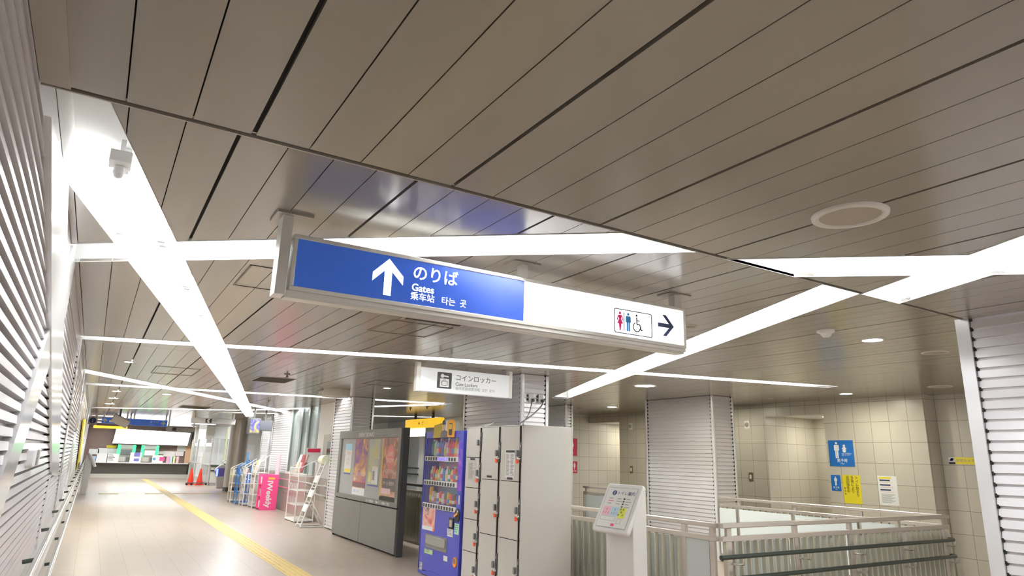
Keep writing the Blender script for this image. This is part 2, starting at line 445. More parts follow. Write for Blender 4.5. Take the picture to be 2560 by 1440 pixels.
band([(8.6, 2.76), (8.95, 2.76), (11.2, .69), (10.8, .69)], 'trim_5')
band([(12.43, 2.76), (13.05, 2.76), (17.0, .69), (16.4, .69)], 'trim_6')
band([(15.2, 2.76), (15.7, 2.76), (13.4, .69), (12.9, .69)], 'trim_7')
band([(7.55, .69), (7.63, .69), (7.63, 1.34), (7.55, 1.34)], 'trim_8')
band([(24.7, 2.76), (25.3, 2.76), (25.3, .69), (24.7, .69)], 'trim_9')
db = MB()
for (y0, z0, y1, z1) in ((4.3, 2.145, 7.66, 1.325), (7.56, 1.30, 7.56, .72), (10.8, .72, 8.7, 2.6)):
    n = int(abs(z1-z0)/.055)
    for i in range(n):
        z = .69 + .055*(math.floor((max(z0, z1)-.69)/.055) - i) - .004; k = (z-z0)/(z1-z0); y = y0+(y1-y0)*k
        db.prism(rect(y-.014, z-.008, y+.008, z+.008), fl, -.03, .003)
struct('trim_10', db, GAP)

# ---------------------------------------------------------------- louvered pillars
def pillar(x0, x1, y0, y1, z1, label, name='louvered_pillar'):
    t = thing(name, label, 'pillar', ((x0+x1)/2, (y0+y1)/2, 0))
    part('core', MB().box((x0+.03, y0+.03, 0), (x1-.03, y1-.03, z1)), DARK, t)
    f1 = facing_left(x0, y1, 0); f2 = facing_cam(x0, y0, 0); wy = y1-y0; wx = x1-x0
    a, d = slats(f1, .07, wy-.05, .02, z1-.005, .067); part('slat_cladding', a, SLAT, t); part('slat_ends', d, GAP, t)
    a, d = slats(f2, .05, wx-.06, .02, z1-.005, .067, (False, True)); part('slat_cladding', a, SLAT, t); part('slat_ends', d, GAP, t)
    for (cx, cy, sx, sy) in ((x0, y0, 1, 1), (x1, y0, -1, 1), (x0, y1, 1, -1), (x1, y1, -1, -1)):
        part('corner_trim', MB().box((cx-.004*sx, cy-.004*sy, 0), (cx+.05*sx, cy+.05*sy, z1)), WGLOSS, t, bevel=.012)
    return t
pillar(5.10, 5.567, 8.0, 9.77, ZF, 'louvered pillar behind the lockers with two cable sockets')
pillar(9.27, 9.83, 8.23, 9.95, ZF, 'big louvered pillar behind the toilet guide stand')
pillar(8.86, 9.06, 12.05, 14.0, ZF, 'slim louvered pillar half hidden behind the lockers, right of the sockets')
pillar(4.60, 5.10, 13.95, 15.2, ZF, 'louvered pillar standing behind the event board')
pillar(4.85, 5.3, 20.0, 22.4, ZF, 'louvered pillar behind the pink magazine rack')
pillar(4.98, 5.4, 23.4, 24.6, ZF, 'far louvered pillar next to the hanging monitors')
# louvered wall at the right edge
fr_ = facing_left(5.07, 2.245, 0)
a, d = slats(fr_, .085, 5.2, .0, ZN-.004, .0685, (True, False)); a.box((5.09, -4, 0), (5.4, 2.2, ZN+.3))
struct('wall_right', a, SLAT); struct('trim_11', d, GAP)
struct('trim_12', MB().box((5.055, 2.165, 0), (5.14, 2.25, ZN+.004)), WGLOSS)

# ---------------------------------------------------------------- toilet walls
TY = tile_mat('wall_tile_side', 1, 2, .3125, .345, 7.217, .985, (.60, .565, .48), (.22, .19, .15), line=.006, rough=.3, var=.05)
TX = tile_mat('wall_tile_front', 0, 2, .3125, .345, 11.36, .985, (.60, .565, .48), (.22, .19, .15), line=.006, rough=.3, var=.05)
wt = MB()
wt.box((11.36, 5.70, 0), (11.62, 7.47, ZF)); wt.box((11.36, 8.735, 0), (11.62, 13.15, ZF))
wt.box((11.36, 7.47, 2.53), (11.62, 8.735, ZF)); wt.box((11.36, 13.15, 2.56), (11.62, 14.4, ZF))
wt.box((11.64, 0, 0), (11.9, 5.72, ZF)); wt.box((12.9, 7.0, 0), (13.0, 8.8, ZF)); wt.box((13.1, 13.0, 0), (13.2, 14.5, ZF))
struct('wall_toilet', wt, TY)
wf = MB(); wf.box((11.60, 8.737, 0), (13.0, 8.86, ZF)); wf.box((8.0, 14.4, 0), (13.2, 14.6, ZF)); wf.box((11.40, 5.69, 0), (11.66, 5.71, ZF))
struct('wall_toilet_return', wf, TX)
struct('ceiling.003', MB().box((11.62, 7.3, 2.56), (13.0, 8.85, 2.6)).box((11.62, 13.15, 2.58), (13.2, 14.4, 2.62)), WHITE)
struct('wall_far_side', MB().box((12.0, 14.6, 0), (12.2, 45, ZF)), mat('pale_grey_wall', (.55, .55, .54), .5))

# ================================================================ THE HANGING SIGNS
def hanger(t, x, y, z0, z1, w=.05, d=.05, plate=.2):
    part('hanger_post', MB().box((x-w/2, y-d/2, z0), (x+w/2, y+d/2, z1-.004)), ALU, t)
    part('ceiling_plate', MB().box((x-plate/2, y-plate*.35, z1-.007), (x+plate/2, y+plate*.35, z1)), PANEL, t)
def man_pic(cx, cy, h):
    k = h; P = [disc(cx, cy+.43*k, .075*k, 14)]
    P += [[(cx-.17*k, cy+.28*k), (cx-.13*k, cy+.33*k), (cx+.13*k, cy+.33*k), (cx+.17*k, cy+.28*k), (cx+.17*k, cy-.02*k), (cx+.115*k, cy-.02*k), (cx+.11*k, cy+.2*k), (cx-.11*k, cy+.2*k), (cx-.115*k, cy-.02*k), (cx-.17*k, cy-.02*k)]]
    P += [rect(cx-.11*k, cy-.02*k, cx+.11*k, cy+.21*k), rect(cx-.105*k, cy-.5*k, cx-.015*k, cy-.02*k), rect(cx+.015*k, cy-.5*k, cx+.105*k, cy-.02*k)]
    return P
def woman_pic(cx, cy, h):
    k = h
    return [disc(cx, cy+.43*k, .075*k, 14), [(cx-.1*k, cy+.33*k), (cx-.065*k, cy+.12*k), (cx-.2*k, cy-.14*k), (cx+.2*k, cy-.14*k), (cx+.065*k, cy+.12*k), (cx+.1*k, cy+.33*k)],
            *stroke([(cx-.1*k, cy+.31*k), (cx-.2*k, cy+.04*k)], .055*k), *stroke([(cx+.1*k, cy+.31*k), (cx+.2*k, cy+.04*k)], .055*k),
            [(cx-.085*k, cy-.14*k), (cx-.03*k, cy-.5*k), (cx+.03*k, cy-.5*k), (cx+.085*k, cy-.14*k)]]
def chair_pic(cx, cy, h):
    k = h; arc = [(cx-.02*k+.25*k*math.cos(math.radians(a)), cy-.2*k+.25*k*math.sin(math.radians(a))) for a in range(115, 360, 18)]
    return [disc(cx-.02*k, cy+.44*k, .06*k, 12), *stroke([(cx-.02*k, cy+.34*k), (cx, cy-.04*k), (cx+.2*k, cy-.05*k), (cx+.3*k, cy-.36*k), (cx+.4*k, cy-.32*k)], .06*k),
            *stroke([(cx, cy+.16*k), (cx+.19*k, cy+.16*k)], .05*k), *stroke(arc, .05*k)]
def arrow_up(cx, cy, w, h, th):
    return [rect(cx-th/2, cy-h/2, cx+th/2, cy+h*.3), [(cx, cy+h/2), (cx-w/2, cy+h/2-w*.5), (cx-w/2, cy+h/2-w*.5-th*1.15), (cx, cy+h/2-th*1.15)],
            [(cx, cy+h/2-th*1.15), (cx+w/2, cy+h/2-w*.5-th*1.15), (cx+w/2, cy+h/2-w*.5), (cx, cy+h/2)]]
def turn(polys, cx, cy, a):
    c, s_ = math.cos(a), math.sin(a)
    return [[(cx+(x-cx)*c-(y-cy)*s_, cy+(x-cx)*s_+(y-cy)*c) for x, y in p] for p in polys]

# --- the big gates sign
YS = 3.30
g = lambda x, y: at(x, y, 1, YS)
TL, TR, BR_, BL = g(740, 583), g(1712, 772), g(1710, 872), g(722, 722)
x0, x1, z1, z0 = TL.x-.005, TR.x+.005, (TL.z+TR.z)/2, (BR_.z+BL.z)/2
sg = thing('hanging_sign', 'long lit blue and white gates sign with arrows and restroom pictograms, hung from the ceiling', 'sign', ((x0+x1)/2, YS+.06, z0))
fs = facing_cam(x0, YS, z0); W, Hh = x1-x0, z1-z0
b = MB(); e_ = .022
for r in (rect(0, 0, W, e_), rect(0, Hh-e_, W, Hh), rect(0, e_, e_, Hh-e_), rect(W-e_, e_, W, Hh-e_)): b.prism(r, fs, -.13, .0)
part('frame', b, ALU, sg, 'brushed metal sign frame', bevel=.003)
b = MB(); b.prism(rect(-.02, -.022, W, -.001), fs, -.13, -.01); b.prism(rect(-.01, -.034, W, -.022), fs, -.11, -.03)
part('bottom_rail', b, ALU, sg)
xm = g(1311, 750).x - x0
part('blue_panel', MB().prism(rect(e_, e_, xm, Hh-e_), fs, -.12, -.006), SIGNBLUE, sg, 'lit blue panel of the sign')
part('white_panel', MB().prism(rect(xm+.001, e_, W-e_, Hh-e_), fs, -.12, -.006), SIGNLIT, sg, 'lit white panel of the sign')
def sc(px, py):
    p = g(px, py); return p.x-x0, p.z-z0
SW = mat('sign_letter_lit', (.95, .96, 1), .4, emit=.8)
ax_, ay_ = sc(971, 692)
part('arrow', flat(arrow_up(ax_, ay_, .175, .205, .042), fs, -.005, -.002), SW, sg, 'white arrow pointing up')
tx, ty = sc(1031, 694)
text('のりば', fs, tx, ty, .095, SW, sg, -.003, bold=.001)
tx, ty = sc(1029, 725)
text('Gates', fs, tx, ty, .058, SW, sg, -.003, bold=.001)
tx, ty = sc(1026, 746)
text('乘车站   타는  곳', fs, tx, ty, .049, SW, sg, -.003, bold=.0003)
ax_, ay_ = sc(1666, 814)
part('arrow', flat(turn(arrow_up(ax_, ay_, .15, .15, .028), ax_, ay_, -PI/2), fs, -.005, -.002), TEXTB, sg, 'dark arrow pointing right')
bx0, by0 = sc(1537, 835-12); bx1, by1 = sc(1630, 782)
by0, by1 = .04, .207
cxb = (bx0+bx1)/2
outer = rrect(bx0, by0, bx1, by1, .014); inner = rrect(bx0+.005, by0+.005, bx1-.005, by1-.005, .011)
b = MB(); n = len(outer)
for i in range(n): b.prism([outer[i], outer[(i+1) % n], inner[(i+1) % n], inner[i]], fs, -.005, -.002)
b.prism(rect(bx0+.082, by0+.022, bx0+.086, by1-.022), fs, -.005, -.002)
part('pictogram_frame', b, TEXTK, sg)
cyb = (by0+by1)/2
part('woman_pictogram', flat(woman_pic(bx0+.05, cyb, .125), fs, -.005, -.002), mat('picto_pink', (.85, .02, .2), .4), sg, 'pink woman pictogram')
part('man_pictogram', flat(man_pic(bx0+.122, cyb, .125), fs, -.005, -.002), mat('picto_blue', (.05, .35, .8), .4), sg, 'light blue man pictogram')
part('wheelchair_pictogram', flat(chair_pic(bx0+.2, cyb, .125), fs, -.005, -.002), TEXTK, sg, 'black wheelchair pictogram')
part('hanger_post', MB().box((x0-.065, YS+.005, z0-.028), (x0-.012, YS+.115, ZF-.004)), ALU, sg, bevel=.003)
part('ceiling_plate', MB().box((x0-.1, YS-.03, ZF-.014), (x0+.08, YS+.15, ZF)), PANEL, sg)
xc = at(1303, 662, 2, ZF).x
hanger(sg, xc, YS+.06, z1-.005, ZF, .045, .05, .19)
hanger(sg, x1-.045, YS+.06, z1-.005, ZF, .06, .06, .2)

# --- coin locker sign
YC = 7.86
g = lambda x, y: at(x, y, 1, YC)
a_, b_, c_, d_ = g(1058, 918), g(1274, 938), g(1272, 994), g(1046, 977)
x0, x1, z1, z0 = (a_.x+d_.x)/2, (b_.x+c_.x)/2, (a_.z+b_.z)/2, (c_.z+d_.z)/2
cs = thing('hanging_sign', 'white coin lockers sign with key pictogram, hung in front of the pillar', 'sign', ((x0+x1)/2, YC+.05, z0))
fs = facing_cam(x0, YC, z0); W, Hh = x1-x0, z1-z0
part('sign_box', MB().prism(rect(0, 0, W, Hh), fs, -.10, 0), mat('sign_dim_white', (.72, .73, .74), .3, emit=.16), cs, bevel=.006)
def sc(px, py):
    p = g(px, py); return p.x-x0, p.z-z0
ix, iy = sc(1111, 951)
k = Hh*.34
part('pictogram_tile', flat([rrect(ix-k, iy-k, ix+k, iy+k, .01)], fs, 0, .003), TEXTK, cs, 'black locker pictogram tile')
P = [disc(ix-.3*k, iy+.55*k, .25*k, 14), *stroke([(ix-.1*k, iy+.55*k), (ix+.55*k, iy+.5*k)], .17*k), rect(ix-.62*k, iy-.82*k, ix+.62*k, iy+.22*k)]
part('key_and_locker', flat(P, fs, .003, .005), TEXTW, cs)
part('suitcase', flat([rrect(ix-.4*k, iy-.66*k, ix+.4*k, iy-.05*k, .01), *stroke([(ix-.15*k, iy-.05*k), (ix-.12*k, iy+.09*k), (ix+.12*k, iy+.09*k), (ix+.15*k, iy-.05*k)], .04*k)], fs, .005, .006), TEXTK, cs)
part('suitcase_front', flat([rrect(ix-.33*k, iy-.6*k, ix+.33*k, iy-.12*k, .008)], fs, .006, .007), TEXTW, cs)
tx, ty = sc(1138, 950)
text('コインロッカー', fs, tx, ty, .091, TEXTK, cs, .002)
tx, ty = sc(1138, 964)
text('Coin Lockers', fs, tx, ty, .064, TEXTK, cs, .002, sx=.96)
tx, ty = sc(1138, 973.5)
text('投币式自动寄存柜  코인  로커', fs, tx, ty, .047, TEXTG, cs, .002)
part('side_post', MB().box((x0-.055, YC+.01, z0-.005), (x0-.004, YC+.09, ZF-.004)), ALU, cs)
part('side_post', MB().box((x1+.004, YC+.01, z0-.005), (x1+.055, YC+.09, ZF-.004)), ALU, cs)
for xx in (x0-.03, x1+.03): part('ceiling_plate', MB().box((xx-.09, YC-.01, ZF-.012), (xx+.09, YC+.11, ZF)), PANEL, cs)

def hung_sign(label, y, pa, pb, m, name='hanging_sign', d=.08, posts=True, frm=None):
    """plain hung sign between pixel corners pa (top left) and pb (bottom right) at depth y"""
    p, q = at(*pa, 1, y), at(*pb, 1, y); p0, q0 = p.x, q.x; zt, zb = p.z, q.z
    t = thing(name, label, 'sign', ((p0+q0)/2, y+d/2, zb)); f = facing_cam(p0, y, zb)
    part('sign_box', MB().prism(rect(0, 0, q0-p0, zt-zb), f, -d, 0), m, t, bevel=.01)
    if posts:
        for xx in (p0+.06, q0-.06): part('hanger_post', MB().box((xx-.025, y+d/2-.02, zt), (xx+.025, y+d/2+.02, ZF)), ALU, t)
    return t, f, q0-p0, zt-zb
SD = mat('sign_unlit_white', (.62, .61, .62), .4)
t, f, W, Hh = hung_sign('pale telephone sign with handset pictogram hanging left of the steel column', 24.5, (480, 1043), (588, 1062), SD)
part('pictogram_tile', flat([rect(W*.31, Hh*.12, W*.45, Hh*.88)], f, 0, .004), TEXTK, t, 'black telephone pictogram tile')
part('handset', flat(stroke([(W*.40, Hh*.78), (W*.365, Hh*.66), (W*.365, Hh*.36), (W*.40, Hh*.22)], .05), f, .004, .008), TEXTW, t)
text('電話', f, W*.47, Hh*.52, Hh*.36, TEXTG, t, .004); text('Telephones', f, W*.47, Hh*.28, Hh*.17, TEXTG, t, .004)
t, f, W, Hh = hung_sign('blue ticket sales sign with up arrow hanging over the far counter', 30, (256, 1043), (329, 1061), SIGNBLUE)
part('arrow', flat(arrow_up(W*.1, Hh*.5, Hh*.66, Hh*.7, Hh*.17), f, 0, .004), TEXTW, t)
part('ticket_pictogram', flat([rect(W*.24, Hh*.22, W*.42, Hh*.6), rect(W*.36, Hh*.6, W*.42, Hh*.75)], f, 0, .004), TEXTW, t)
text('きっぷうりば', f, W*.46, Hh*.52, Hh*.36, TEXTW, t, .004); text('Tickets', f, W*.46, Hh*.3, Hh*.2, TEXTW, t, .004)
t, f, W, Hh = hung_sign('blue gates sign with right arrow hanging over the far counter', 30, (331, 1047), (417, 1067), SIGNBLUE)
part('arrow', flat(turn(arrow_up(W*.88, Hh*.5, Hh*.66, Hh*.75, Hh*.18), W*.88, Hh*.5, -PI/2), f, 0, .004), TEXTW, t)
text('のりば', f, W*.5, Hh*.5, Hh*.42, TEXTW, t, .004); text('Gates', f, W*.5, Hh*.22, Hh*.22, TEXTW, t, .004)
t, f, W, Hh = hung_sign('small white information sign with navy i disc, hung beside the left wall', 29, (222, 1041), (242, 1061), SD)
part('disc', flat([disc(W/2, Hh/2, Hh*.4, 20)], f, 0, .004), TEXTB, t); text('i', f, W/2, Hh*.22, Hh*.75, TEXTW, t, .005, 'CENTER')
t, f, W, Hh = hung_sign('thin amber strip sign hanging below the blue ticket sales sign', 29.6, (234, 1063), (318, 1073), mat('amber_lit', (.95, .6, .05), .4, emit=.7))
t, f, W, Hh = hung_sign('grey ticket office sign with small black pictogram, left of the telephone sign', 29, (417, 1067), (487, 1080), SD)
part('pictogram_tile', flat([rect(W*.2, Hh*.1, W*.34, Hh*.9)], f, 0, .004), TEXTK, t); text('お手洗', f, W*.42, Hh*.35, Hh*.4, TEXTG, t, .004)
# tilted camera housing in front of the signs
p = at(298, 1053, 1, 26)
t = thing('ceiling_box', 'tilted grey box hung from the ceiling in front of the blue ticket sign', 'ceiling fixture', (p.x, p.y, ZF))
ft = frame((p.x, p.y, p.z), (.9, .1, -.42), (.42, -.2, .9))
part('housing', MB().prism(rect(-.22, -.12, .30, .14), ft, -.2, .0), mat('taupe_plastic', (.58, .54, .52), .5), t, bevel=.01)
part('mount_arm', MB().tube([(p.x, p.y+.1, p.z), (p.x, p.y+.1, ZF)], .03, 8), BLACK, t)
# yellow signs glimpsed between event board and vending machine
XY = 8.0
a_, b_ = at(1014, 1052, 0, XY), at(1100, 1070, 0, XY)
t = thing('hanging_sign', 'yellow exit sign with left arrow seen between event board and vending machine', 'sign', (XY, (a_.y+b_.y)/2, a_.z-.3))
zt = at(1055, 1047, 0, XY).z; zb = at(1055, 1069, 0, XY).z
fy = facing_left(XY, a_.y, zb); W, Hh = a_.y-b_.y, zt-zb
part('sign_box', MB().prism(rect(0, 0, W, Hh), fy, -.12, 0), mat('yellow_lit', (1, .60, .03), .4, emit=.4), t)
part('arrow', flat(turn(arrow_up(W*.42, Hh*.5, Hh*.4, Hh*.4, Hh*.08), W*.42, Hh*.5, PI/2), fy, 0, .004), TEXTK, t)
text('出口', fy, W*.5, Hh*.52, Hh*.25, TEXTK, t, .004); text('Exit', fy, W*.5, Hh*.3, Hh*.16, TEXTK, t, .004)
for k in (.25, .75): part('hanger_post', MB().box((XY+.03, a_.y-W*k-.03, zt), (XY+.09, a_.y-W*k+.03, ZF)), BLACK, t)
part('lower_panel', MB().prism(rect(W*.05, -.24, W*.5, -.015), fy, -.12, -.02), mat('cream_lit', (1, .9, .6), .4, emit=1.1), t, 'pale lit panel under the yellow sign')

# ================================================================ COIN LOCKERS
XL = 4.2
lk = thing('coin_locker', 'cream coin locker cabinet with three columns of doors and orange keys', 'locker', (4.55, 7.23, 0))
part('cabinet', MB().box((XL+.018, 6.548, .07), (4.9, 7.912, 1.975)), LOCK, lk, bevel=.004)
part('plinth', MB().box((XL+.05, 6.58, 0), (4.88, 7.88, .07)), DARK, lk)
fb = facing_left(XL, 7.912)
mb = MB()
for y in (7.912, 7.492, 7.022): mb.prism(rect(7.912-y, .07, 7.912-y+.016, 1.975), fb, -.018, 0)
mb.prism(rect(0, 1.963, 1.364, 1.975), fb, -.018, 0); mb.prism(rect(1.35, .07, 1.364, 1.975), fb, -.018, 0)
part('front_frame', mb, LOCK, lk)
LG = mat('lock_plate_grey', (.10, .10, .095), .4, .3); KN = mat('knob_grey', (.33, .34, .35), .35, .5)
def locker_door(ya, yb, za, zb, key, small):
    u0, u1 = 7.912-ya, 7.912-yb
    d = part('door', MB().prism(rect(u0+.018, za+.004, u1-.06, zb-.004), fb, -.016, .002), LOCK, lk, bevel=.003)
    part('seam', MB().prism(rect(u0+.016, za-.004, u1-.035, za+.002), fb, -.017, -.003), GAP, d)
    part('seam', MB().prism(rect(u1-.058, za, u1-.052, zb), fb, -.017, -.003), GAP, d)
    zc = zb-.06 if small else zb-.185; L = .235
    part('lock_plate', MB().prism(rect(u1-.05, zc-L, u1-.012, zc), fb, -.012, .004), LG, d, 'dark lock strip')
    part('coin_slot', MB().prism(rect(u1-.038, zc-.06, u1-.024, zc-.03), fb, .004, .007), CHROME, d)
    kz = zc-L*.55
    part('knob', MB().prism(rrect(u1-.098, kz-.035, u1-.068, kz+.04, .013), fb, .002, .03), KN, d, 'grey door knob')
    if key:
        part('lock_cylinder', MB().lathe(fb(u1-.045, zc-L*.8, .004), [(.02, 0), (.02, .02), (.012, .028)], 14, fb.n), CHROME, d)
        part('key_tag', MB().prism(rrect(u1-.083, zc-L*1.02, u1-.045, zc-L*.80, .014), fb, .02, .032), ORANGE, d, 'orange key tag')
zs = [1.963, 1.590, 1.216, .835, .453, .075]
for i in range(5): locker_door(7.912, 7.492, zs[i+1], zs[i], i > 0, True)
for a, b_ in ((7.492, 7.022), (7.022, 6.548)):
    for i, (zt, zb) in enumerate(((1.963, 1.335), (1.335, .702), (.702, .075))): locker_door(a, b_, zb, zt, True, False)
def notice(fr, u0, v0, u1, v1, parent, name, lines, head=None, m=PAPER, d=.004, lm=TEXTG, two=False, seed=1, th=.0015):
    o = part(name, MB().prism(rect(u0, v0, u1, v1), fr, d, d+th), m, parent)
    mb = MB(); rn = random.Random(seed); h = (v1-v0)
    for i in range(lines):
        v = v1-h*.16-(h*.78)*i/lines
        for (a, c) in (((.08, .46), (.54, .92)) if two else ((.1, .9),)):
            c2 = a+(c-a)*rn.uniform(.55, 1.)
            mb.prism(rect(u0+(u1-u0)*a, v-h*.22/lines, u0+(u1-u0)*c2, v+h*.14/lines), fr, d+th, d+th+.0006)
    if lines: part('print', mb, lm, o)
    if head: part('heading', MB().prism(rect(u0+(u1-u0)*.05, v1-h*.09, u1-(u1-u0)*.05, v1-h*.01), fr, d+th, d+th+.0008), head, o)
    return o
U = lambda y: 7.912-y
notice(fb, U(6.905), 1.372, U(6.69), 1.688, lk, 'notice', 16, TEXTK, two=True, seed=3)
notice(fb, U(7.83), 1.30, U(7.64), 1.56, lk, 'notice', 12, None, mat('locker_print', (.60, .57, .52), .5), two=False, seed=4)
mb = MB()
for (y, z) in ((7.72, 1.57), (7.28, 1.37), (6.80, 1.365)): mb.prism(rect(U(y)-.06, z-.012, U(y)+.06, z+.012), fb, .003, .006)
part('number_plates', mb, TEXTK, lk)

# sockets and cords on the pillar
for i, (px, py, lab) in enumerate(((1326, 995, 'left grey socket box with a black plug on the louvered pillar'), (1350, 997, 'right grey socket box with a thick cord on the louvered pillar'))):
    p = at(px, py, 1, 7.99); t = thing('socket_box', lab, 'power socket', (p.x, 7.985, p.z-.06))
    fs = facing_cam(p.x, 7.99, p.z)
    part('box', MB().prism(rrect(-.04, -.06, .04, .06, .006), fs, -.02, .03), mat('socket_grey', (.55, .54, .52), .45), t, bevel=.004)
    mb = MB()
    part('clip', MB().prism(rect(-.053, .015, -.04, .042), fs, -.015, .012), BLACK, t); part('clip', MB().prism(rect(-.053, -.035, -.04, -.008), fs, -.015, .012), BLACK, t)
    part('plug', MB().prism(rrect(-.005, -.055, .036, -.012, .01), fs, .03, .065), BLACK, t, bevel=.006)
def cord(pts, r, label):
    P = [Vector(p) for p in pts]; Q = []
    for i in range(len(P)-1):
        a, b, c, d = P[max(i-1, 0)], P[i], P[i+1], P[min(i+2, len(P)-1)]
        for k in range(6):
            s = k/6; Q.append(.5*((2*b)+(c-a)*s+(2*a-5*b+4*c-d)*s*s+(3*b-a-3*c+d)*s**3))
    Q.append(P[-1]); mb = MB().tube(Q, r, 8); solo('power_cord', mb, BLACK, label, 'cord')
q = lambda x, y, Y: at(x, y, 1, Y)
cord([q(1330, 1002, 7.93), q(1328, 1012, 7.92), q(1322, 1035, 7.6), q(1308, 1062, 6.9), (4.55, 6.8, 1.979)], .006, 'thin straight power cord from left socket down behind the lockers')
cord([q(1352, 1000, 7.93), q(1357, 1004, 7.9), q(1352, 1017, 7.8), q(1330, 1038, 7.5), q(1297, 1060, 7.2), (4.5, 7.3, 1.983), (4.6, 7.5, 1.983)], .009, 'thick curving black power cord from right socket to the locker top')
solo('folded_strap', MB().tube([(4.3, 7.75, 1.985), (4.33, 7.68, 2.0), (4.38, 7.6, 2.012), (4.40, 7.56, 2.03), (4.36, 7.6, 2.0), (4.32, 7.66, 1.985)], .01, 6), mat('strap_grey', (.3, .28, .25), .6), 'small grey strap end lying on top of the lockers', 'strap')

# ================================================================ VENDING MACHINE
XV = 4.177; VY0, VY1 = 7.955, 9.165
vm = thing('vending_machine', 'blue drinks vending machine between the event board and the coin lockers', 'vending machine', (4.5, 8.56, 0))
fv = facing_left(XV, VY1); U = lambda y: VY1-y
WV = VY1-VY0; wy0, wy1, wz0, wz1 = U(9.12), U(8.085), .955, 1.845
part('cabinet', MB().box((XV+.30, VY0, .06), (XV+.76, VY1, 1.935)), BLUEV, vm, bevel=.008)
mb = MB()
for r in (rect(0, .06, WV, wz0-.002), rect(0, wz1, WV, 1.935), rect(0, wz0-.002, wy0, wz1), rect(wy1, wz0-.002, WV, wz1)): mb.prism(r, fv, -.30, 0)
part('front_door', mb, BLUEV, vm)
part('showcase_back', MB().prism(rect(wy0, wz0, wy1, wz1), fv, -.30, -.22), swirl_mat('showcase_back', [srgb(110,140,215), srgb(160,205,230), srgb(225,170,210), srgb(230,130,175)], 2.2, .4), vm, 'printed blue and pink back of the display window')
part('side_ad', MB().prism(rect(wy1+.012, 1.16, WV-.012, 1.80), fv, 0, .002), swirl_mat('vending_side_print', [srgb(50,45,190), srgb(90,60,200), srgb(150,70,200), srgb(110,140,230)], 3.5, .25), vm, 'purple swirl print beside the window')
part('side_hinge', MB().box((XV-.006, VY1-.012, .06), (XV+.3, VY1+.003, 1.93)), mat('vending_navy', (.03, .035, .22), .3), vm)
part('feet', MB().box((XV+.05, VY0+.05, 0), (XV+.7, VY1-.05, .06)), BLACK, vm)
part('kick_plate', MB().prism([(.02, .012), (WV-.02, .012), (WV-.02, .05), (WV*.7, .055), (WV*.6, .075), (WV*.3, .075), (WV*.22, .055), (.02, .05)], fv, -.1, .012), BLUEV, vm)
shz = (1.575, 1.245, .935)
DRINK = []
for r, z in enumerate(shz):
    sh = part('shelf', MB().prism(rect(wy0+.0, z-.05, wy1+.005, z+.016), fv, -.2, .012), WHITE, vm, 'white shelf edge with selection buttons', bevel=.004)
    for k in range(12):
        u = wy0+.055+k*(wy1-wy0-.13)/11
        part('select_button', MB().prism(rrect(u-.02, z-.042, u+.02, z+.004, .012), fv, .012, .02), mat('button_dark', (.06, .06, .07), .3) if not (r == 0 and 4 < k < 9) else mat('button_violet', (.25, .2, .8), .3, emit=.4), sh)
part('window_cover', MB().prism(rect(wy0, wz0, wy1, wz1), fv, -.012, -.008), THING, vm, 'clear display cover')
pl = lambda px, py: at(px, py, 0, XV)
rows = ((1.592, .235, 'top', ['green', 'clear', 'pale blue', 'blue', 'violet', 'white', 'pink', 'red', 'red', 'orange', 'pink', 'clear'], 'bottle'),
        (1.262, .185, 'middle', ['pale green', 'red', 'orange', 'lime', 'white', 'blue', 'white', 'green', 'peach', 'red', 'brown', 'white'], 'carton bottle'),
        (.952, .17, 'lower', ['amber', 'tan', 'grey', 'white', 'red', 'silver', 'brown', 'gold', 'red', 'brown', 'black', 'rose'], 'can'))
DC = {'green': (.08,.35,.12), 'clear': (.6,.68,.75), 'pale blue': (.35,.5,.8), 'blue': (.1,.2,.65), 'violet': (.3,.2,.6), 'white': (.75,.75,.75), 'pink': (.8,.3,.5), 'red': (.7,.05,.06), 'orange': (.85,.3,.05), 'pale green': (.5,.7,.35), 'lime': (.5,.7,.08), 'peach': (.8,.5,.35), 'brown': (.2,.1,.05), 'amber': (.7,.3,.04), 'tan': (.6,.42,.25), 'grey': (.4,.4,.4), 'silver': (.6,.6,.62), 'gold': (.6,.45,.12), 'black': (.04,.04,.04), 'rose': (.6,.2,.25)}
ORD = ['first', 'second', 'third', 'fourth', 'fifth', 'sixth', 'seventh', 'eighth', 'ninth', 'tenth', 'eleventh', 'twelfth']
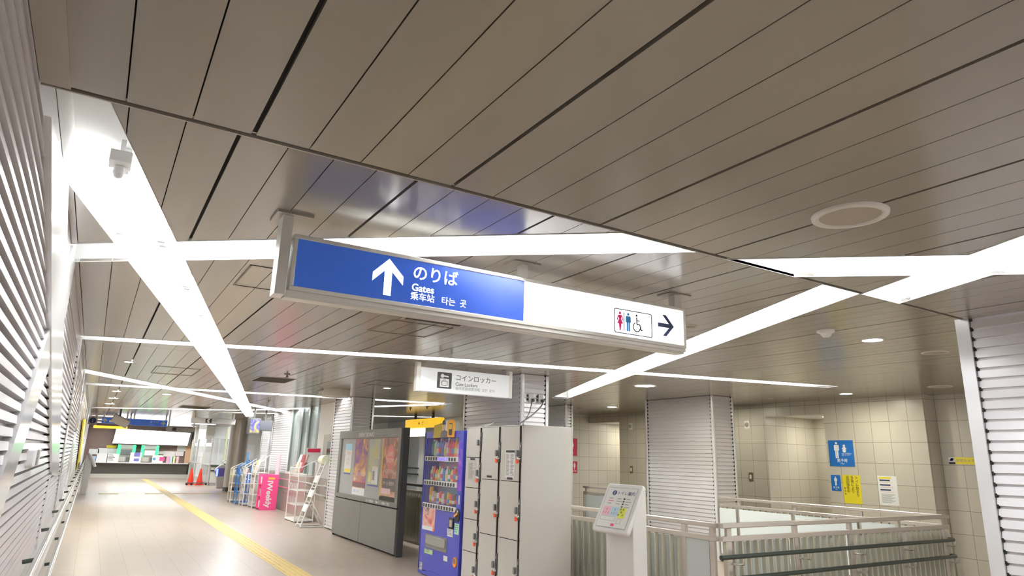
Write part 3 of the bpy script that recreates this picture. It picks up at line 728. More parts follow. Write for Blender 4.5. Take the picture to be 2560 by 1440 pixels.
for z, h, rn_, cols, kind in rows:
    for k, c in enumerate(cols):
        u = wy0+.075+k*(wy1-wy0-.15)/11; base = fv(u, z-.0, -.09)
        hh = h*(1+.08*math.sin(k*2.3))
        if kind == 'can': hh = h*(1.25 if k == 0 else .86+.08*math.sin(k*2.))
        t = thing('drink_can' if kind == 'can' else 'drink_bottle', f'{c} sample {kind}, {ORD[k]} from left in the vending machine\'s {rn_} row', 'drink', base, f'sample drinks in the {rn_} row of the vending machine')
        R_ = .033
        if kind == 'can':
            part('body', MB().lathe(base, [(.026, 0), (R_, .008), (R_, hh*.88), (.026, hh*.97), (.024, hh)], 14), mat('drink_'+c.replace(' ', '_'), DC[c], .3), t)
            part('lid', MB().lathe(base+Vector((0, 0, hh)), [(.023, 0), (.023, .004)], 12), CHROME, t)
        else:
            part('body', MB().lathe(base, [(.028, 0), (R_, .01), (R_, hh*.55), (.030, hh*.6), (R_*.95, hh*.66), (.014, hh*.87), (.013, hh*.9)], 14), mat('drink_'+c.replace(' ', '_'), DC[c], .3), t)
            part('cap', MB().lathe(base+Vector((0, 0, hh*.9)), [(.0145, 0), (.0145, hh*.1)], 12), [WHITE, CRIM, BLUES][k % 3], t)
        part('drink_label', MB().lathe(base+Vector((0, 0, hh*.18)), [(R_+.0008, 0), (R_+.0008, hh*.3)], 14), mat('drink_label_'+str((k*5+len(kind)) % 4), [(.8,.8,.78), (.75,.1,.12), (.1,.25,.6), (.75,.65,.2)][(k*5+len(kind)) % 4], .4), t)
# lower front
part('menu_poster', MB().prism(rect(U(9.10), .588, U(8.70), .882), fv, 0, .003), swirl_mat('vending_poster', [srgb(150,60,60), srgb(210,110,105), srgb(235,190,180), srgb(90,80,85)], 5, .3, seed=3.), vm, 'reddish drink poster with white foot strip')
part('poster_strip', MB().prism(rect(U(9.10), .588, U(8.76), .64), fv, .003, .004), PAPER, vm)
op = part('take_out_port', MB().prism(rrect(U(8.965), .362, U(8.295), .542, .012), fv, -.004, .006), mat('port_grey', (.20, .20, .19), .35), vm, 'grey flap of the drinks outlet')
part('flap', MB().prism(rrect(U(8.93), .41, U(8.33), .525, .02), fv, .006, .02), mat('flap_smoke', (.30, .30, .29), .12), op, bevel=.006)
part('bill_unit', MB().prism(rrect(U(8.255), .675, U(8.13), .81, .01), fv, 0, .014), BLACK, vm, 'black banknote slot')
part('bill_slot', MB().prism(rect(U(8.225), .70, U(8.155), .785), fv, .014, .018), mat('bill_tan', (.5, .4, .33), .4), vm)
part('coin_unit', MB().prism(disc(U(8.03), .855, .068, 24, .085), fv, 0, .016), BLACK, vm, 'round black coin unit', bevel=.006)
part('coin_lever', MB().prism(turn([rect(U(8.09), .845, U(8.0), .868)], U(8.05), .856, .5)[0], fv, .016, .03), mat('lever_orange', (.85, .35, .05), .3), vm, 'orange coin lever')
part('coin_slot', MB().prism(rrect(U(8.02), .86, U(7.99), .92, .006), fv, .016, .022), CHROME, vm)
part('lock_plate', MB().prism(rrect(U(8.012), .99, U(7.975), 1.11, .015), fv, 0, .01), CHROME, vm, 'chrome lock plate')
part('price_display', MB().prism(rect(U(8.375), .875, U(8.30), .918), fv, 0, .006), BLACK, vm); part('display_digit', MB().prism(rect(U(8.345), .885, U(8.315), .91), fv, .006, .008), GREENLED, vm, 'green lit display')
notice(fv, U(8.30), .575, U(8.145), .67, vm, 'sticker', 4, seed=5, d=.002)
notice(fv, U(8.10), .62, U(7.975), .755, vm, 'sticker', 4, None, mat('mint_paper', (.55, .82, .68), .5), seed=6, d=.002, lm=mat('mint_ink', (.1, .4, .25), .5))
notice(fv, U(8.98), .285, U(8.72), .345, vm, 'sticker', 2, None, mat('leaf_paper', (.5, .75, .35), .5), seed=7, d=.002)
notice(fv, U(8.38), .262, U(8.265), .325, vm, 'sticker', 0, d=.002)
notice(fv, U(9.115), .05, U(9.03), .15, vm, 'sticker', 2, None, mat('grey_label', (.55, .55, .56), .5), seed=8, d=.002)
cr = part('change_cup', MB().prism(rrect(U(8.09), .225, U(7.995), .345, .045), fv, 0, .012), mat('cup_orange', (.9, .32, .03), .35), vm, 'orange change return cup')
part('cup_recess', MB().prism(rrect(U(8.075), .262, U(8.01), .335, .03), fv, .012, .014), mat('recess_brown', (.22, .12, .07), .5), cr)
# pop-up advert on the machine's top edge
pz = thing('advert_card', 'yellow pop-up card with coffee bottle and seated person on top of the vending machine', 'advertisement', (XV-.02, 8.6, 1.80))
g_ = lambda x, y: (U(pl(x, y).y), pl(x, y).z)
part('card', MB().prism([g_(1086, 1095), g_(1107, 1094), g_(1107, 1058), g_(1089, 1064)], fv, .012, .02), mat('card_ochre', (.55, .42, .04), .5), pz)
a1, b1 = g_(1120, 1085), g_(1119, 1057)
part('bottle_card', MB().prism([g_(1121, 1093), g_(1138, 1093), g_(1140, 1056), g_(1136, 1049), g_(1128, 1049), g_(1122, 1056)], fv, .012, .022), mat('card_orange', (.9, .42, .03), .45), pz, 'orange bottle shaped card')
q0, q1 = g_(1125, 1092), g_(1135, 1056)
part('bottle_print', MB().prism(rrect(q0[0], q0[1]+.02, q1[0], q1[1]-.01, .02), fv, .022, .024), mat('coffee_black', (.03, .02, .015), .4), pz, 'dark bottle picture'); part('bottle_band', MB().prism(rect(q0[0]+.005, q0[1]+.1, q1[0]-.005, q0[1]+.17), fv, .024, .025), mat('band_gold', (.8, .5, .08), .4), pz)
h0, h1 = g_(1104, 1094), g_(1120, 1078)
part('suit_print', MB().prism([(h0[0], h0[1]), (h1[0]+.03, h0[1]), (h1[0]+.01, h1[1]-.01), ((h0[0]+h1[0])/2, h1[1]+.03), (h0[0]+.02, h1[1]-.02)], fv, .02, .024), mat('suit_grey', (.16, .15, .17), .5), pz, 'printed dark suit')
hc = ((h0[0]+h1[0])/2+.005, h1[1]+.07)
part('face_print', MB().prism(disc(hc[0], hc[1], .045, 16, .065), fv, .02, .025), mat('print_skin', (.72, .42, .28), .5), pz); part('hair_print', MB().prism([(hc[0]+.05*math.cos(a), hc[1]+.02+.065*math.sin(a)) for a in [k*PI/8 for k in range(9)]], fv, .02, .027), BLACK, pz)

# ================================================================ EVENT BOARD
XE = 4.385; EY0, EY1 = 10.60, 13.93
eb = thing('event_board', 'tall charcoal event board with glazed poster case on a two-door base', 'notice board', (4.45, 12.27, 0))
fe = facing_left(XE, EY1); U = lambda y: EY1-y; WE = EY1-EY0
gu0, gu1, gz0, gz1 = U(13.775), U(10.72), .822, 1.89
mb = MB()
for r in (rect(0, .745, WE, gz0), rect(0, gz1, WE, 2.04), rect(0, gz0, gu0, gz1), rect(gu1, gz0, WE, gz1)): mb.prism(r, fe, -.05, 0)
part('case_frame', mb, GREYP, eb, bevel=.004)
part('back_panel', MB().prism(rect(gu0, gz0, gu1, gz1), fe, -.05, -.035), mat('board_felt', (.40, .40, .385), .7), eb)
part('carcass', MB().prism(rect(0, .02, WE, 2.04), fe, -.13, -.05), DARK, eb, bevel=.005)
part('side_post', MB().prism(rect(WE, 0, WE+.03, 2.045), fe, -.14, -.03), DARK, eb)
part('side_post', MB().prism(rect(-.03, 0, 0, 2.045), fe, -.14, -.03), DARK, eb)
hw = U(12.33)
for a, b_ in ((0, hw-.005), (hw+.005, WE)): part('base_door', MB().prism(rect(a, .04, b_, .725), fe, -.05, -.002), GREYP, eb, bevel=.003)
part('base_gap', MB().prism(rect(0, .725, WE, .745), fe, -.05, -.03), GAP, eb)
part('glass', MB().prism(rect(gu0, gz0, gu1, gz1), fe, -.012, -.008), THING, eb, 'clear sliding glass')
text('EVENT BOARD', fe, U(12.73), 1.915, .105, TEXTW, eb, .002, sx=1.22)
text('INFORMATION & COMMUNICATION', fe, U(11.75), 1.915, .026, TEXTG, eb, .002, sx=1.2)
text('おしらせ掲示板 ・ 沿線イベント情報のご案内', fe, U(12.08), .765, .05, TEXTW, eb, .002, sx=1.12)
def poster(u0, v0, u1, v1, m, label):
    t = thing('poster', label, 'poster', fe((u0+u1)/2, v0, -.03)); part('sheet', MB().prism(rect(u0, v0, u1, v1), fe, -.034, -.031), m, t); return t
BK = lambda t, u0, v0, u1, v1, m, nm='print_block', d=-.0305: part(nm, MB().prism(rect(u0, v0, u1, v1), fe, d-.0003, d+.0006), m, t)
u = U(13.56); t = poster(u, 1.195, u+.40, 1.785, PAPER, 'narrow pale poster at the far end of the event board')
BK(t, u, 1.66, u+.40, 1.785, mat('sky_print', (.35, .65, .85), .5)); BK(t, u, 1.23, u+.40, 1.30, YELLOW); BK(t, u, 1.195, u+.40, 1.225, BLUES)
text('ご 案 内', fe, u+.2, 1.58, .07, mat('rose_ink', (.6, .12, .15), .5), t, -.030, 'CENTER'); text('♪  ☆\n☆  ♪', fe, u+.2, 1.46, .08, TEXTG, t, -.030, 'CENTER')
u = U(12.97); t = poster(u, .84, u+.70, 1.875, swirl_mat('purple_print', [srgb(70,30,110), srgb(130,50,140), srgb(190,120,70), srgb(225,185,110), srgb(110,60,150)], 2.6, .4, seed=1.), 'large purple and gold festival poster in the event board')
BK(t, u, .84, u+.70, .97, PAPER); BK(t, u, .985, u+.70, 1.07, mat('maroon_print', (.16, .03, .05), .5)); BK(t, u, 1.07, u+.70, 1.085, CRIM)
text('フェスティバル', fe, u+.04, 1.19, .088, TEXTW, t, -.030); text('2018', fe, u+.04, 1.10, .07, TEXTW, t, -.030); text('お問い合わせ', fe, u+.06, .885, .06, mat('sky_ink', (.2, .45, .8), .5), t, -.030)
u = U(12.15); t = poster(u, 1.035, u+.55, 1.865, swirl_mat('pale_print', [srgb(150,160,150), srgb(190,195,185), srgb(205,195,120), srgb(170,175,165)], 2.2, .4, seed=5.), 'pale green and yellow poster between the purple and the red one')
BK(t, u, 1.035, u+.55, 1.06, BLUES); BK(t, u+.03, 1.10, u+.17, 1.28, mat('lemon_print', (.75, .7, .25), .5)); BK(t, u+.2, 1.08, u+.5, 1.38, PAPER); BK(t, u+.24, 1.14, u+.34, 1.30, TEXTG, d=-.0295)
text('おでかけ\nマップ', fe, u+.2, 1.48, .09, TEXTW, t, -.029)
u = U(11.50); t = poster(u, .828, u+.77, 1.88, swirl_mat('red_collage', [srgb(120,40,40), srgb(190,110,100), srgb(215,170,120), srgb(90,60,60), srgb(225,150,140)], 9, .4, 'voronoi', 2.), 'red and orange collage poster at the near end of the event board')
for z in (.83, .9): BK(t, u, .828, u+.77, .9, mat('orange_print', (.85, .5, .05), .5), d=-.0303)
BK(t, u, .828, u+.05, 1.87, mat('orange_print', (.85, .5, .05), .5)); BK(t, u+.72, 1.6, u+.77, 1.87, mat('lemon_edge', (.8, .75, .2), .5)); BK(t, u+.1, .99, u+.75, 1.2, mat('umber_print', (.08, .05, .05), .5)); BK(t, u+.08, .94, u+.5, 1.03, mat('card_pink', (.8, .55, .55), .5), d=-.029)
P = [disc(u+.40, 1.55, .16, 20, .22)]; part('print_block', flat(P, fe, -.0303, -.0295), mat('coral_print', (.75, .2, .22), .5), t)
text('LIVE\nSHOW', fe, u+.40, 1.57, .11, mat('blush_ink', (.9, .7, .68), .5), t, -.029, 'CENTER'); text('チケット発売中', fe, u+.12, 1.09, .075, mat('blush_ink', (.9, .7, .68), .5), t, -.0295); text('EVENT HALL', fe, u+.1, 1.28, .1, mat('blush_ink', (.9, .7, .68), .5), t, -.0295)

# ================================================================ RAILINGS ROUND THE STAIRWELL
def railing(p0, p1, label, posts, off_n, zt=1.05, bal=(None, None), screen=True, top_m=None, loc=None, skip=()):
    """steel railing from p0 to p1 (plan); off_n: plan normal towards which the screen stands"""
    p0, p1 = Vector((*p0, 0)), Vector((*p1, 0)); d = (p1-p0); L = d.length; d /= L; n = Vector((*off_n, 0)); Z = Vector((0, 0, 1))
    t = thing('railing', label, 'railing', (p0+p1)/2)
    fr = lambda a, b, c=0.: p0 + d*a + Z*b + n*c
    part('top_rail', MB().prism(rrect(-.032, zt-.045, .032, zt, .008, 2), lambda a, b, c=0.: p0 + n*a + Z*b + d*c, 0, L), top_m or STEEL, t)
    part('lower_rail', MB().prism(rect(0, zt-.165, L, zt-.118), fr, -.022, .022), STEEL, t, bevel=.004)
    part('bottom_rail', MB().prism(rect(0, .06, L, .10), fr, -.02, .02), STEEL, t)
    for u in posts: part('post', MB().prism(rect(u-.03, 0, u+.03, zt-.045), fr, -.018, .018), STEEL, t, bevel=.004)
    u = .055; first = None
    while u < L:
        if min([abs(u-q) for q in posts]+[9]) > .04 and not any(a < u < b for a, b in skip):
            if first is None:
                first = part('baluster', MB().prism(rect(u-.01, .10, u+.01, zt-.165), fr, -.022, .022), STEELD, t); fu = u
            else:
                c = first.copy(); COL.objects.link(c); c.parent = t; c.location = d*(u-fu)
        u += .11
    if screen:
        q = [0]+list(posts)+[L]; q = sorted(set(round(v, 3) for v in q))
        for a, b in zip(q, q[1:]):
            if b-a > .1: part('screen_panel', MB().prism(rect(a+.035, .14, b-.035, zt-.18), fr, .05, .058), GLASSY, t, 'pale frosted screen panel')
    return t, fr, L
RX, RY = 5.17, 4.56
tA, frA, LA = railing((RX, RY+.04), (RX, 8.0), 'steel baluster railing behind the toilet guide stand, up to the lockers', [.06, .42, 1.6, 2.8], (1, 0), skip=((.0, .42),))
part('end_panel', MB().prism(rect(.1, .1, .39, .88), frA, -.01, .01), GLASSY, tA, 'pale solid panel next to the corner post')
tB, frB, LB = railing((RX, RY), (9.32, RY), 'steel baluster railing with two dark handrails, right of the toilet guide stand', [.1, 1.1, 2.05, 3.02, 4.0], (0, 1))
YB = RY-.14
for z in (.772, .585):
    x_0, x_1 = 5.0 if z > .7 else 5.9, 9.12
    h = part('handrail', MB().tube([(x_0 if z > .7 else 4.95, YB, z), (x_1, YB, z), (x_1+.05, YB+.02, z), (x_1+.06, YB+.08, z)], .021, 12), BLACKR, tB, 'dark green round handrail')
    for u in (.1, 1.1, 2.05, 3.02, 4.0):
        x = RX+u; part('bracket', MB().tube([(x+.045, YB+.005, z-.02), (x+.045, YB+.012, z-.075), (x+.03, RY-.02, z-.085)], .012, 8), CHROME, h)
tC, frC, LC = railing((9.335, RY+.045), (9.335, 8.22), 'inner steel railing with pale screens between the corner and the big pillar', [.05, 1.1, 2.15, 3.2], (-1, 0))
railing((9.33, 9.96), (9.33, 12.0), 'inner steel railing with pale screens left of the big pillar', [.1, 1.1, 1.95], (-1, 0))
railing((RX, 9.78), (RX, 13.94), 'baluster railing glimpsed between the event board and the vending machine', [.1, 1.4, 2.7, 4.0], (1, 0), zt=1.09, top_m=DARK)
for i, z in enumerate((1.03, .84)):
    pass
# ================================================================ TOILET GUIDE STANDS
def guide_stand(x, y, ang, label, detailed=True):
    t = thing('guide_stand', label, 'information stand', (x, y, 0))
    h = Vector((math.sin(ang), math.cos(ang), 0)); n = Vector((-math.cos(ang), math.sin(ang), 0)); Z = Vector((0, 0, 1)); o = Vector((x, y, 0))
    R = -h                                    # to the right when facing it
    fc = frame(o, R, Z)
    part('column', MB().prism([(.09, 0), (.09, 1.10), (.01, 1.27), (-.09, 1.31), (-.09, 0)], lambda a, b, c=0.: o + n*a + Z*b + R*c, -.205, .205), WHITE, t, bevel=.008)
    tl = math.radians(27); v = Z*math.cos(tl)-n*math.sin(tl)
    fp = frame(o+Z*1.142+n*.115, R, v)
    w, hh = .268, .258
    part('panel_frame', MB().prism(rrect(-w, -hh, w, hh, .03), fp, -.05, 0), WHITE, t, bevel=.014)
    mb = MB()
    part('lip', MB().prism(rect(-w+.045, -hh+.045, w-.045, hh-.045), fp, 0, .004), mat('lip_grey', (.45, .45, .45), .4), t)
    part('guide_sheet', MB().prism(rect(-w+.052, -hh+.052, w-.052, hh-.052), fp, .004, .0055), PAPER, t, 'white printed guide sheet')
    if not detailed: return t
    fp0 = fp; fp = lambda a, b, c=0.: fp0(a*1.04, b*.82, c)
    D = .0062
    part('information_disc', flat([disc(-.10, .185, .032, 20)], fp, .0055, D), TEXTB, t); text('i', fp, -.10, .165, .06, TEXTW, t, D+.0005, 'CENTER', bold=.001)
    text('トイレ案内', fp, -.062, .168, .052, TEXTB, t, D)
    for k in range(4):
        for a, m in ((-.15, TEXTG), (-.03, TEXTG), (.07, TEXTK), (.1, TEXTG)):
            if a == .07: part('pictogram', flat([rect(a-.012, .105-k*.034, a+.012, .125-k*.034)], fp, .0055, D), m, t)
            elif k < 3 or a > 0: part('print_line', flat([rect(a, .11-k*.034, a+.055+.02*((k*3) % 2), .118-k*.034)], fp, .0055, D), m if not (k == 1 and a < -.1) else CRIM, t)
    for (u0, u1, m, c, nm) in ((-.185, -.07, 'plan_pink', (.85, .5, .6), 'pink plan area'), (-.065, .05, 'plan_blue', (.55, .75, .85), 'light blue plan area')):
        part('plan_area', flat([rect(u0, -.11, u1, .005)], fp, .0055, D), mat(m, c, .6), t, nm)
        for k in range(3): part('plan_pictogram', flat(man_pic(u0+.025+k*.032, -.075, .03), fp, D, D+.0005), TEXTG, t)
        part('plan_pictogram', flat(man_pic((u0+u1)/2, -.03, .03), fp, D, D+.0005), CRIM if m == 'plan_pink' else BLUEM, t)
    part('plan_area', flat([rect(.055, -.13, .15, .0)], fp, .0055, D), mat('plan_lime', (.75, .78, .1), .6), t, 'yellow green plan area')
    for a in ((.07, -.02), (.11, -.02), (.09, -.055), (.06, -.09), (.12, -.09)): part('plan_pictogram', flat([rect(a[0]-.01, a[1]-.012, a[0]+.01, a[1]+.012)], fp, D, D+.0005), mat('olive_ink', (.25, .28, .05), .6), t)
    for r in (((-.185, -.17), (.03, -.12)), ((.065, -.2), (.12, -.14))):
        (a, b), (c, d) = r
        part('outline_box', flat(stroke([(a, b), (c, b), (c, d), (a, d), (a, b)], .003), fp, .0055, D), TEXTG, t)
    part('here_mark', flat([rect(-.0, -.235, .045, -.205)], fp, .0055, D), CRIM, t, 'red you-are-here mark')
    return t
guide_stand(4.70, 5.36, 0., 'white toilet guide stand with slanted panel in front of the steel railing')
g2 = guide_stand(-.0, 27.9, math.radians(185), 'slim white guide stand against the left wall far down the corridor', False)

# ================================================================ TOILET SIGNS ON THE TILES
XM = 11.36
def wall_sign(label, pa, pb, m, name='wall_sign', ax=0, v=XM, cat='sign', th=.006):
    p, q = at(*pa, ax, v), at(*pb, ax, v)
    f = facing_left(v, p.y, q.z) if ax == 0 else facing_cam(p.x, v, q.z)
    W = p.y-q.y if ax == 0 else q.x-p.x; Hh = p.z-q.z
    t = thing(name, label, cat, f(W/2, 0, 0)); part('plate', MB().prism(rect(0, 0, W, Hh), f, 0, th), m, t)
    return t, f, W, Hh, th
t, f, W, Hh, th = wall_sign('large blue men toilet sign with man and baby pictograms on the tiled wall', (2070, 1101), (2138, 1167), BLUEM)
part('man_pictogram', flat(man_pic(W*.33, Hh*.62, Hh*.62), f, th, th+.002), TEXTW, t)
bx, by, k = W*.64, Hh*.70, Hh*.25
part('baby_pictogram', flat([disc(bx, by+.35*k, .2*k, 14), [(bx-.4*k, by-.1*k), (bx-.12*k, by+.2*k), (bx+.12*k, by+.2*k), (bx+.4*k, by-.1*k), (bx+.28*k, by-.22*k), (bx-.28*k, by-.22*k)], disc(bx, by-.42*k, .3*k, 14, .26*k)], f, th, th+.002), TEXTW, t)
text('おむつ交換台を\n備えています', f, W*.52, Hh*.47, Hh*.06, TEXTW, t, th+.001)
text('男子用', f, W*.52, Hh*.17, Hh*.145, TEXTW, t, th+.001, 'CENTER', bold=.001); text('Men', f, W*.52, Hh*.08, Hh*.085, TEXTW, t, th+.001, 'CENTER')
t, f, W, Hh, th = wall_sign('small blue men toilet sign below the large one', (2077, 1187), (2104, 1228), BLUEM)
part('man_pictogram', flat(man_pic(W*.5, Hh*.62, Hh*.56), f, th, th+.002), TEXTW, t); text('男子用', f, W*.5, Hh*.17, Hh*.14, TEXTW, t, th+.001, 'CENTER'); text('Men', f, W*.5, Hh*.07, Hh*.085, TEXTW, t, th+.001, 'CENTER')
t, f, W, Hh, th = wall_sign('yellow notice with vertical writing on the tiled wall', (2105, 1187), (2157, 1261), YELLOW, 'notice', cat='notice', th=.003)
for i, s_ in enumerate(('トイレ詰まり', '多発により', '巡回強化中')): text('\n'.join(s_), f, W*(.80-.25*i), Hh*.86, Hh*.13, TEXTK, t, th+.001, 'CENTER', spacing=.93)
text('駅\n係\n員', f, W*.12, Hh*.5, Hh*.075, TEXTK, t, th+.001, 'CENTER', spacing=1.3)
t, f, W, Hh, th = wall_sign('white notice with dark heading bars right of the yellow notice', (2193, 1189), (2249, 1265), PAPER, 'notice', cat='notice', th=.003)
part('heading', flat([rect(W*.06, Hh*.9, W*.72, Hh*.96)], f, th, th+.001), YELLOW, t)
for v_ in (.82, .66, .49): part('heading_bar', flat([rect(W*.1, Hh*v_, W*.65, Hh*(v_+.05))], f, th, th+.001), mat('bar_navy', (.04, .06, .12), .5), t)
for k in range(9): part('print_line', flat([rect(W*.12, Hh*(.36-k*.035), W*(.85-.1*(k % 3)), Hh*(.372-k*.035))], f, th, th+.001), TEXTG, t)
for v_ in (.77, .60, .44): part('print_line', flat([rect(W*.12, Hh*v_, W*.8, Hh*(v_+.018))], f, th, th+.001), mat('rose_line', (.75, .6, .55), .5), t)
t, f, W, Hh, th = wall_sign('narrow yellow security camera sign beside the right louvered wall', (2371, 1143), (2470, 1162), YELLOW, v=11.64, th=.004)
part('logo_panel', flat([rect(0, Hh*.28, W*.17, Hh)], f, th, th+.001), PAPER, t); part('logo_mark', flat([disc(W*.085, Hh*.66, Hh*.2, 16), [(W*.01, Hh*.5), (W*.09, Hh*.88), (W*.15, Hh*.8), (W*.08, Hh*.44)]], f, th+.001, th+.002), BLUES, t); part('logo_foot', flat([rect(0, 0, W*.17, Hh*.28)], f, th, th+.001), TEXTK, t)
text('防犯カメラ作動中', f, W*.2, Hh*.35, Hh*.5, TEXTG, t, th+.001)
YW = 14.4
t, f, W, Hh, th = wall_sign('crimson women toilet sign with baby pictogram, partly hidden by the lockers', (1392, 1094), (1443, 1140), CRIM, ax=1, v=YW)
part('woman_pictogram', flat(woman_pic(W*.35, Hh*.6, Hh*.6), f, th, th+.002), TEXTW, t)
bx, by, k = W*.76, Hh*.66, Hh*.26
part('baby_pictogram', flat([disc(bx, by+.35*k, .2*k, 14), [(bx-.4*k, by-.1*k), (bx-.12*k, by+.2*k), (bx+.12*k, by+.2*k), (bx+.4*k, by-.1*k), (bx+.28*k, by-.22*k), (bx-.28*k, by-.22*k)], disc(bx, by-.42*k, .3*k, 14, .26*k)], f, th, th+.002), TEXTW, t)
text('女子用', f, W*.66, Hh*.12, Hh*.14, TEXTW, t, th+.001, 'CENTER'); text('おむつ交換台', f, W*.62, Hh*.4, Hh*.05, TEXTW, t, th+.001)
t, f, W, Hh, th = wall_sign('small crimson women toilet sign with white figure, beside the lockers', (1424, 1153), (1443, 1183), CRIM, ax=1, v=YW)
part('woman_pictogram', flat(woman_pic(W*.62, Hh*.6, Hh*.6), f, th, th+.002), TEXTW, t); text('女子用', f, W*.62, Hh*.13, Hh*.15, TEXTW, t, th+.001, 'CENTER')
# switches and call lamps on the tiles
def wall_box(label, px, py, w, h, m, v=XM, kind='wall_switch'):
    p = at(px, py, 0, v); f = facing_left(v, p.y, p.z); t = thing(kind, label, 'switch', (v, p.y, p.z-h/2))
    part('plate', MB().prism(rrect(-w/2, -h/2, w/2, h/2, .01), f, 0, .012), m, t, bevel=.003); return t, f
BRS = mat('brass_plate', (.30, .25, .15), .3, .7)
for lab, px, py in (('brass switch plate on the tiles left of the men toilet opening', 1878, 1192), ('brass switch plate on the tiles left of the big louvered pillar', 1579, 1174)):
    t, f = wall_box(lab, px, py, .10, .17, BRS); part('rocker', MB().prism(rrect(-.022, -.04, .022, .04, .006), f, .012, .022), PAPER, t)
for lab, px, py in (('square white call lamp on the tiles left of the men toilet opening', 1868, 1062), ('square white call lamp on the tiles left of the big louvered pillar', 1577, 1066)):
    t, f = wall_box(lab, px, py, .12, .16, PAPER, kind='call_lamp'); part('lens', MB().lathe(f(0, 0, .012), [(.045, 0), (.04, .02), (.0, .03)], 16, f.n), mat('lens_grey', (.45, .42, .33), .2), t)

# ================================================================ CEILING FITTINGS
def downlight(px, py, label, r=.1, lit=True, z=ZF):
    p = at(px, py, 2, z); t = thing('downlight' if lit else 'ceiling_speaker', label, 'ceiling light' if lit else 'speaker', (p.x, p.y, z))
    part('trim_ring', MB().lathe(p, [(r*.86, -.003), (r*.9, -.010), (r*1.08, -.008), (r*1.1, 0)], 28, cap=False), WHITE if lit else mat('speaker_cream', (.6, .56, .48), .5), t)
    part('lamp_face' if lit else 'speaker_grille', MB().prism(disc(p.x, p.y, r*.87, 28), lambda a, b, c=0.: Vector((a, b, c)), z-.005, z+.002), DOWNM if lit else mat('speaker_mesh', (.42, .37, .30), .7, var=.1, scale=200), t)
    return t
downlight(1612, 964, 'large lit downlight left of the big louvered pillar', .17)
downlight(2181, 849, 'round lit downlight near the smoke detector', .095)
downlight(2115, 984, 'lit downlight above the large blue men toilet sign', .10)
downlight(1530, 1017, 'lit downlight over the women toilet entrance', .12)
downlight(322, 904, 'small lit downlight nearest the camera by the left wall', .06)
downlight(968, 970, 'small lit downlight above the event board', .07)
downlight(291, 977.5, 'small lit downlight under the oblique slot by the left wall', .09)
downlight(283, 995, 'small lit downlight above the information sign', .11)
downlight(275, 1009, 'farthest small lit downlight by the left wall', .13)
downlight(417, 985, 'small lit downlight beyond the crossing light slots', .1)
for (x, y, z, lab) in ((10.5, 9.2, ZF, 'unseen lit downlight added behind the big louvered pillar'), (12.3, 8.0, 2.56, 'unseen lit downlight added inside the men toilet opening'), (12.4, 13.8, 2.58, 'unseen lit downlight added inside the women toilet opening')):  # unseen fill downlights, added to brighten the toilet area
    t = thing('downlight', lab, 'ceiling light', (x, y, z)); part('trim_ring', MB().lathe((x, y, z), [(.09, -.003), (.094, -.010), (.115, -.008), (.117, 0)], 28, cap=False), WHITE, t)
    part('lamp_face', MB().prism(disc(x, y, .091, 28), lambda a, b, c=0.: Vector((a, b, c)), z-.005, z+.002), mat('hidden_downlight_glow', (1., .95, .80), .5, emit=DOWN*.6), t)
downlight(2338, 881, 'flat round ceiling speaker left of the right louvered wall', .12, False)
downlight(2350, 966, 'farther round ceiling speaker near the toilet wall', .15, False)
downlight(1720, 815, 'small round ceiling speaker behind the gates sign end', .07, False)
downlight(1450, 1021, 'small unlit ceiling disc before the women toilet', .06, False); downlight(1926, 996, 'small unlit ceiling disc before the men toilet', .06, False)
p = at(2124, 537, 2, ZN)
t = thing('ceiling_speaker', 'large white-rimmed round speaker in the low near ceiling', 'speaker', p)
part('rim', MB().lathe(p, [(.118, -.004), (.122, -.014), (.148, -.010), (.15, 0)], 48, cap=False), mat('speaker_rim', (.72, .69, .63), .4), t)
part('speaker_grille', MB().prism(disc(p.x, p.y, .119, 48), lambda a, b, c=0.: Vector((a, b, c)), ZN-.005, ZN+.002), mat('speaker_mesh', (.42, .37, .30), .7, var=.1, scale=200), t)
p = at(2064, 826, 2, ZF)
t = thing('smoke_detector', 'white domed smoke detector on the ceiling right of the slanting light slot', 'smoke detector', p)
part('base', MB().lathe(p, [(.075, 0), (.075, -.018), (.06, -.026)], 28), WHITE, t); part('dome', MB().lathe(p, [(.048, -.026), (.045, -.045), (.03, -.06), (0, -.064)], 24), WHITE, t)
# round drum
p = at(835, 972, 2, ZF); p = Vector((3.84, 12.7, ZF))
t = thing('ceiling_drum', 'large pale round drum hanging from the ceiling above the event board pillar', 'ceiling fixture', p)
CREAM = mat('drum_cream', (.68, .65, .58), .4)
part('drum_body', MB().lathe(p, [(.27, 0), (.27, -.12), (.25, -.14), (0, -.14)], 40), CREAM, t)
part('side_cable', MB().tube([p+Vector((-.26, -.05, -.02)), p+Vector((-.36, -.08, -.05)), p+Vector((-.38, -.08, -.12))], .02, 8), CREAM, t)
part('bottom_cap', MB().lathe(p+Vector((0, 0, -.14)), [(.12, 0), (.12, -.012), (0, -.014)], 24), WHITE, t)
def hatch(x0, x1, y0, y1, label, z=ZF):
    t = thing('access_hatch', label, 'ceiling hatch', ((x0+x1)/2, (y0+y1)/2, z)); mb = MB(); b = .012
    for r in ((x0, y0, x1, y0+b), (x0, y1-b, x1, y1), (x0, y0, x0+b, y1), (x1-b, y0, x1, y1)): mb.box((r[0], r[1], z-.004), (r[2], r[3], z+.006))
    part('hatch_frame', mb, mat('hatch_seam', (.14, .115, .09), .5), t)
hatch(.70, 1.20, 4.44, 5.09, 'square hatch outlined in the ceiling left of the gates sign post')
hatch(2.13, 2.75, 5.55, 6.2, 'square hatch outlined in the ceiling under the gates sign')
hatch(.63, 1.24, 11.1, 12.2, 'long hatch outlined in the ceiling by the left wall')
hatch(3.83, 4.46, 10.45, 11.2, 'hatch outlined in the ceiling left of the coin locker sign')
